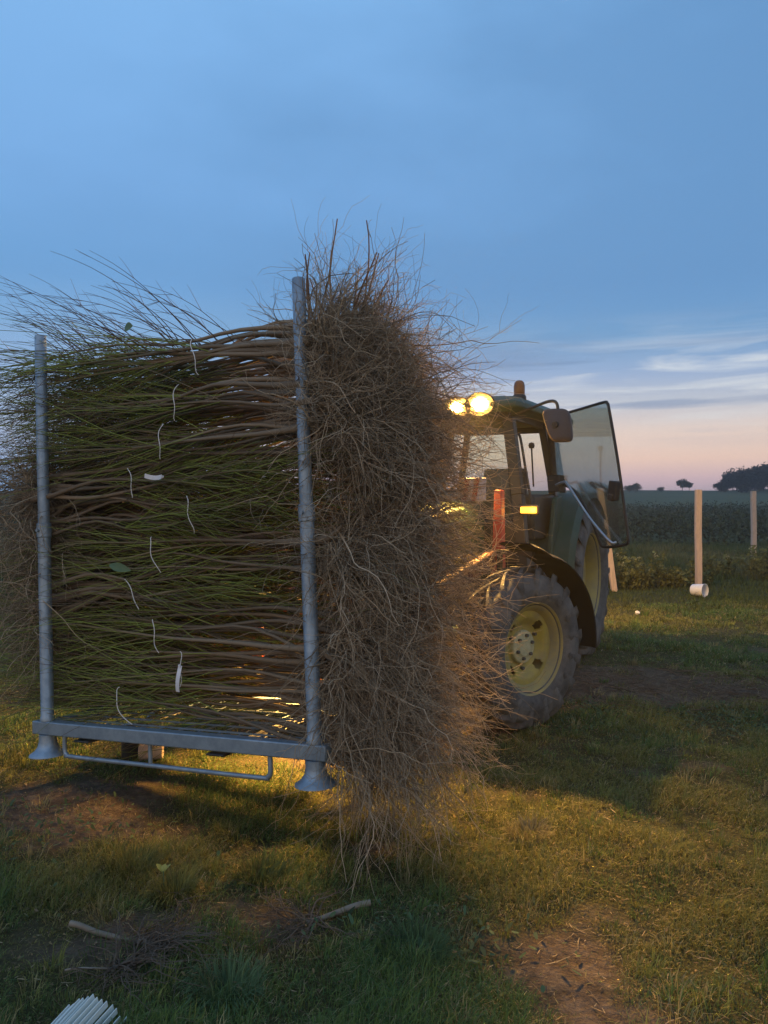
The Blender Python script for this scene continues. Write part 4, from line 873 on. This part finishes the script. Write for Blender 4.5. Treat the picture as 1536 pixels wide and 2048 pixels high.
# two leaves caught in the load
def loose_leaf(loc, rot, L, w, label):
    o = leaf_mesh(L, w).build('leaf', M_leaf, None, 0, 60); o.matrix_basis = rackM @ Matrix.Translation(loc) @ Euler(rot).to_matrix().to_4x4(); tag(o, label, 'leaf')
loose_leaf((-1.12, -.05, .87), (R(75), R(12), 0), .13, .022, 'long grey green leaf caught among the twigs at mid height')
loose_leaf((-1.05, .02, 2.06), (R(70), R(-10), 0), .05, .028, 'small round green leaf on top of the load')

# ------------------------------------------------------------------ far vegetation
M_fol = mat_attr('foliage', .8, .2)
def leaf_cloud(g, centres, rad, per, size, c, var=.5):
    n = len(centres) * per; ci = np.repeat(np.arange(len(centres)), per)
    d = nrm(g.normal(size=(n, 3))) * (g.random(n) ** .45)[:, None] * rad[ci][:, None]
    p = centres[ci] + d * np.array([1, 1, .8]); s_ = size * (.5 + .9 * g.random(n))
    a = nrm(g.normal(size=(n, 3))); b_ = nrm(np.cross(a, g.normal(size=(n, 3))))
    V = np.stack([p - a * s_[:, None], p + b_ * s_[:, None] * .55, p + a * s_[:, None], p - b_ * s_[:, None] * .55], 1).reshape(-1, 3)
    cl = (1 - var / 2 + var * g.random(len(centres)))[ci]; Cc = np.repeat(np.array(c) * (cl * (.7 + .6 * g.random(n)))[:, None], 4, 0)
    return V, np.arange(n * 4).reshape(n, 4), Cc
def tree(x, y, h, wdt, label, seed, c=(.045, .06, .035), group=None, conif=False, parts=True):
    g = np.random.default_rng(seed); z = float(gh(x, y)); o = empty('tree', (x, y, z)); tag(o, label, 'tree', group)
    k = 26; 
    if conif:
        q = g.random(k); cz = h * (.15 + .8 * q); rr = wdt * .5 * (1.05 - q); an = g.random(k) * 6.283; cen = np.stack([rr * .6 * np.cos(an), rr * .6 * np.sin(an), cz], -1); rad = .1 * h + rr * .55
    else:
        cen = nrm(g.normal(size=(k, 3))) * (g.random(k) ** .5)[:, None] * np.array([wdt * .42, wdt * .42, h * .30]) + np.array([0, 0, h * .60]); rad = wdt * (.14 + .12 * g.random(k))
    V, Q, Cc = leaf_cloud(g, cen, rad, 110, .045 * h, c)
    link('crown', raw_mesh('crown', V, Q, col=Cc, smooth=False), M_fol, o)
    t_ = MB().tube([(0, 0, -.3), (.02 * h, 0, h * .3), (0, 0, h * .7)], [.03 * h, .022 * h, .008 * h], 8)
    for q in range(4):
        a = g.random() * 6.28; t_.tube([(.01 * h, 0, h * (.28 + .08 * q)), (math.cos(a) * wdt * .25, math.sin(a) * wdt * .25, h * (.5 + .08 * q))], [.012 * h, .004 * h], 6)
    t_.build('trunk', mat('far_bark', (.06, .05, .04), .9), o)
def at(px, d): return ((px - 768) / 1539 * d, d)
x, y = at(1364, 118); tree(x, y, 1.95, 1.8, 'small lone tree on the far field edge, larger of the pair', 1, group='trees on the horizon')
x, y = at(1378, 119); tree(x, y, 1.5, 1.2, 'slender tree touching the lone tree on the field edge', 2, group='trees on the horizon')
x, y = at(1186, 90); tree(x, y, 2.3, 3.5, 'round dark tree seen through the door glass', 3, (.05, .06, .04), group='trees on the horizon')
x, y = at(1210, 92); tree(x, y, 1.7, 2.7, 'lower bush beside the round tree, behind the door glass', 4, (.05, .06, .04), group='trees on the horizon')
for px, h, lab in ((1258, 1.8, 'low bush on the horizon just right of the door glass'), (1270, 2.2, 'second low bush on the horizon right of the door glass'), (1322, 1.2, 'tiny bush alone on the horizon line')):
    x, y = at(px, 112); tree(x, y, h * .62, h * 1.0, lab, int(px), group='trees on the horizon')
g = np.random.default_rng(12)
woods = []; WPER = 1
for k, px in enumerate(list(np.linspace(1437, 1545, 13)) + list(np.linspace(1450, 1640, 12)) + list(np.linspace(1500, 1700, 9))):
    d = 107 + 15 * g.random() + (9 if k > 12 else 0) + (10 if k > 24 else 0); x, y = at(px, d)
    h = np.interp(px, [1437, 1450, 1475, 1500, 1540, 1700], [2.4, 4.2, 6.0, 5.6, 6.6, 7.5]) * (.42 + .2 * g.random())
    conif = k % 4 == 1
    tree(x, y, h, h * (.55 if conif else 1.35), 'dark conifer in the wood at the right edge' if conif else 'dark broad tree in the wood at the right edge', 300 + k, (.026, .034, .028), 'wood at the right edge', conif)
# nursery rows: a mass of young plants
g = np.random.default_rng(21); cen = []; rd = []
for r_ in range(16):
    yy = 25.5 + r_ * 2.0 + .02 * r_ ** 2
    n = int(yy * 1.7 / .34); xx = np.linspace(-yy * .75, yy * .95, n); hh = .55 + .30 * vnoise(xx * .6, xx * 0 + r_, 2)
    cen.append(np.stack([xx, yy + .12 * g.normal(size=n) + .02 * xx, gh(xx, xx * 0 + yy) + hh * .8], -1)); rd.append(.42 + .14 * g.random(n))
    cen.append(np.stack([xx + .1, yy + .12 * g.normal(size=n) + .02 * xx, gh(xx, xx * 0 + yy) + .22], -1)); rd.append(.36 + .1 * g.random(n))
cen = np.concatenate(cen); rd = np.concatenate(rd)
V, Q, Cc = leaf_cloud(g, cen, rd, 18, .075, (.055, .068, .036), .8)
tag(link('nursery_crop', raw_mesh('nursery_crop', V, Q, col=Cc, smooth=False), M_fol), 'dense rows of young nursery plants', None, None, 'stuff')
# weeds
def weed(x, y, n, h, sp, label, seed, flower=True):
    g = np.random.default_rng(seed); z = float(gh(x, y)); o = empty('weed_clump', (x, y, z)); tag(o, label, 'weed', 'weeds in the meadow')
    a = g.random(n) * 6.283; r_ = sp * np.sqrt(g.random(n)); st = np.stack([r_ * np.cos(a), r_ * np.sin(a) * .6, np.zeros(n)], -1)
    P, r = walk(st, np.stack([.25 * g.normal(size=n), .25 * g.normal(size=n), np.ones(n)], -1), h * (.5 + .6 * g.random(n)), 8, .08, 0, np.full(n, .006), np.full(n, .002), g)
    V, Q, Cc = tubes(P, r, 4, np.broadcast_to(np.array([.12, .12, .04]), (n, 8, 3)))
    pts = P[:, 2:].reshape(-1, 3); V2, Q2, C2 = leaf_cloud(g, pts, np.full(len(pts), .09), 9, .035, (.13, .14, .05), .6)
    V, Q, Cc = join([(V, Q, Cc), (V2, Q2, C2)]); link('foliage', raw_mesh('foliage', V, Q, col=Cc, smooth=False), M_fol, o)
    if flower:
        tp = P[:, -1]; tp = tp[g.random(n) < .5]; V, Q, Cc = leaf_cloud(g, tp, np.full(len(tp), .05), 14, .014, (.5, .48, .28), .3); link('flower_head', raw_mesh('flower_head', V, Q, col=Cc, smooth=False), M_fol, o)
weed(4.15, 13.6, 60, .62, .75, 'flowering weeds growing round the leaning post', 1)
weed(3.3, 13.9, 40, .5, .6, 'flowering weeds just right of the rear tyre', 2)
weed(5.2, 13.7, 40, .32, .6, 'low dry weeds at the foot of the upright post', 3, False)
weed(7.4, 14.6, 36, .65, .4, 'leafy bush at the right edge of the meadow', 4)
weed(6.6, 15.5, 26, .4, .5, 'low weeds left of the leafy bush in the meadow', 5, False)

# ------------------------------------------------------------------ thin haze box, added to give the lit lamps a halo
hz = bpy.data.materials.new('lamp_halo_air'); hz.use_nodes = True; t = hz.node_tree; t.nodes.remove(t.nodes['Principled BSDF'])
pv = N('ShaderNodeVolumePrincipled', t); pv.inputs['Color'].default_value = (.9, .92, .95, 1); pv.inputs['Density'].default_value = .0016; pv.inputs['Anisotropy'].default_value = .3
LK(pv.outputs[0], t.nodes['Material Output'].inputs['Volume'], t)
hb = MB().box((0, 50, -4), (408, 316, 44)).build('haze', hz, None, 0, smooth=False); hb['kind'] = 'stuff'
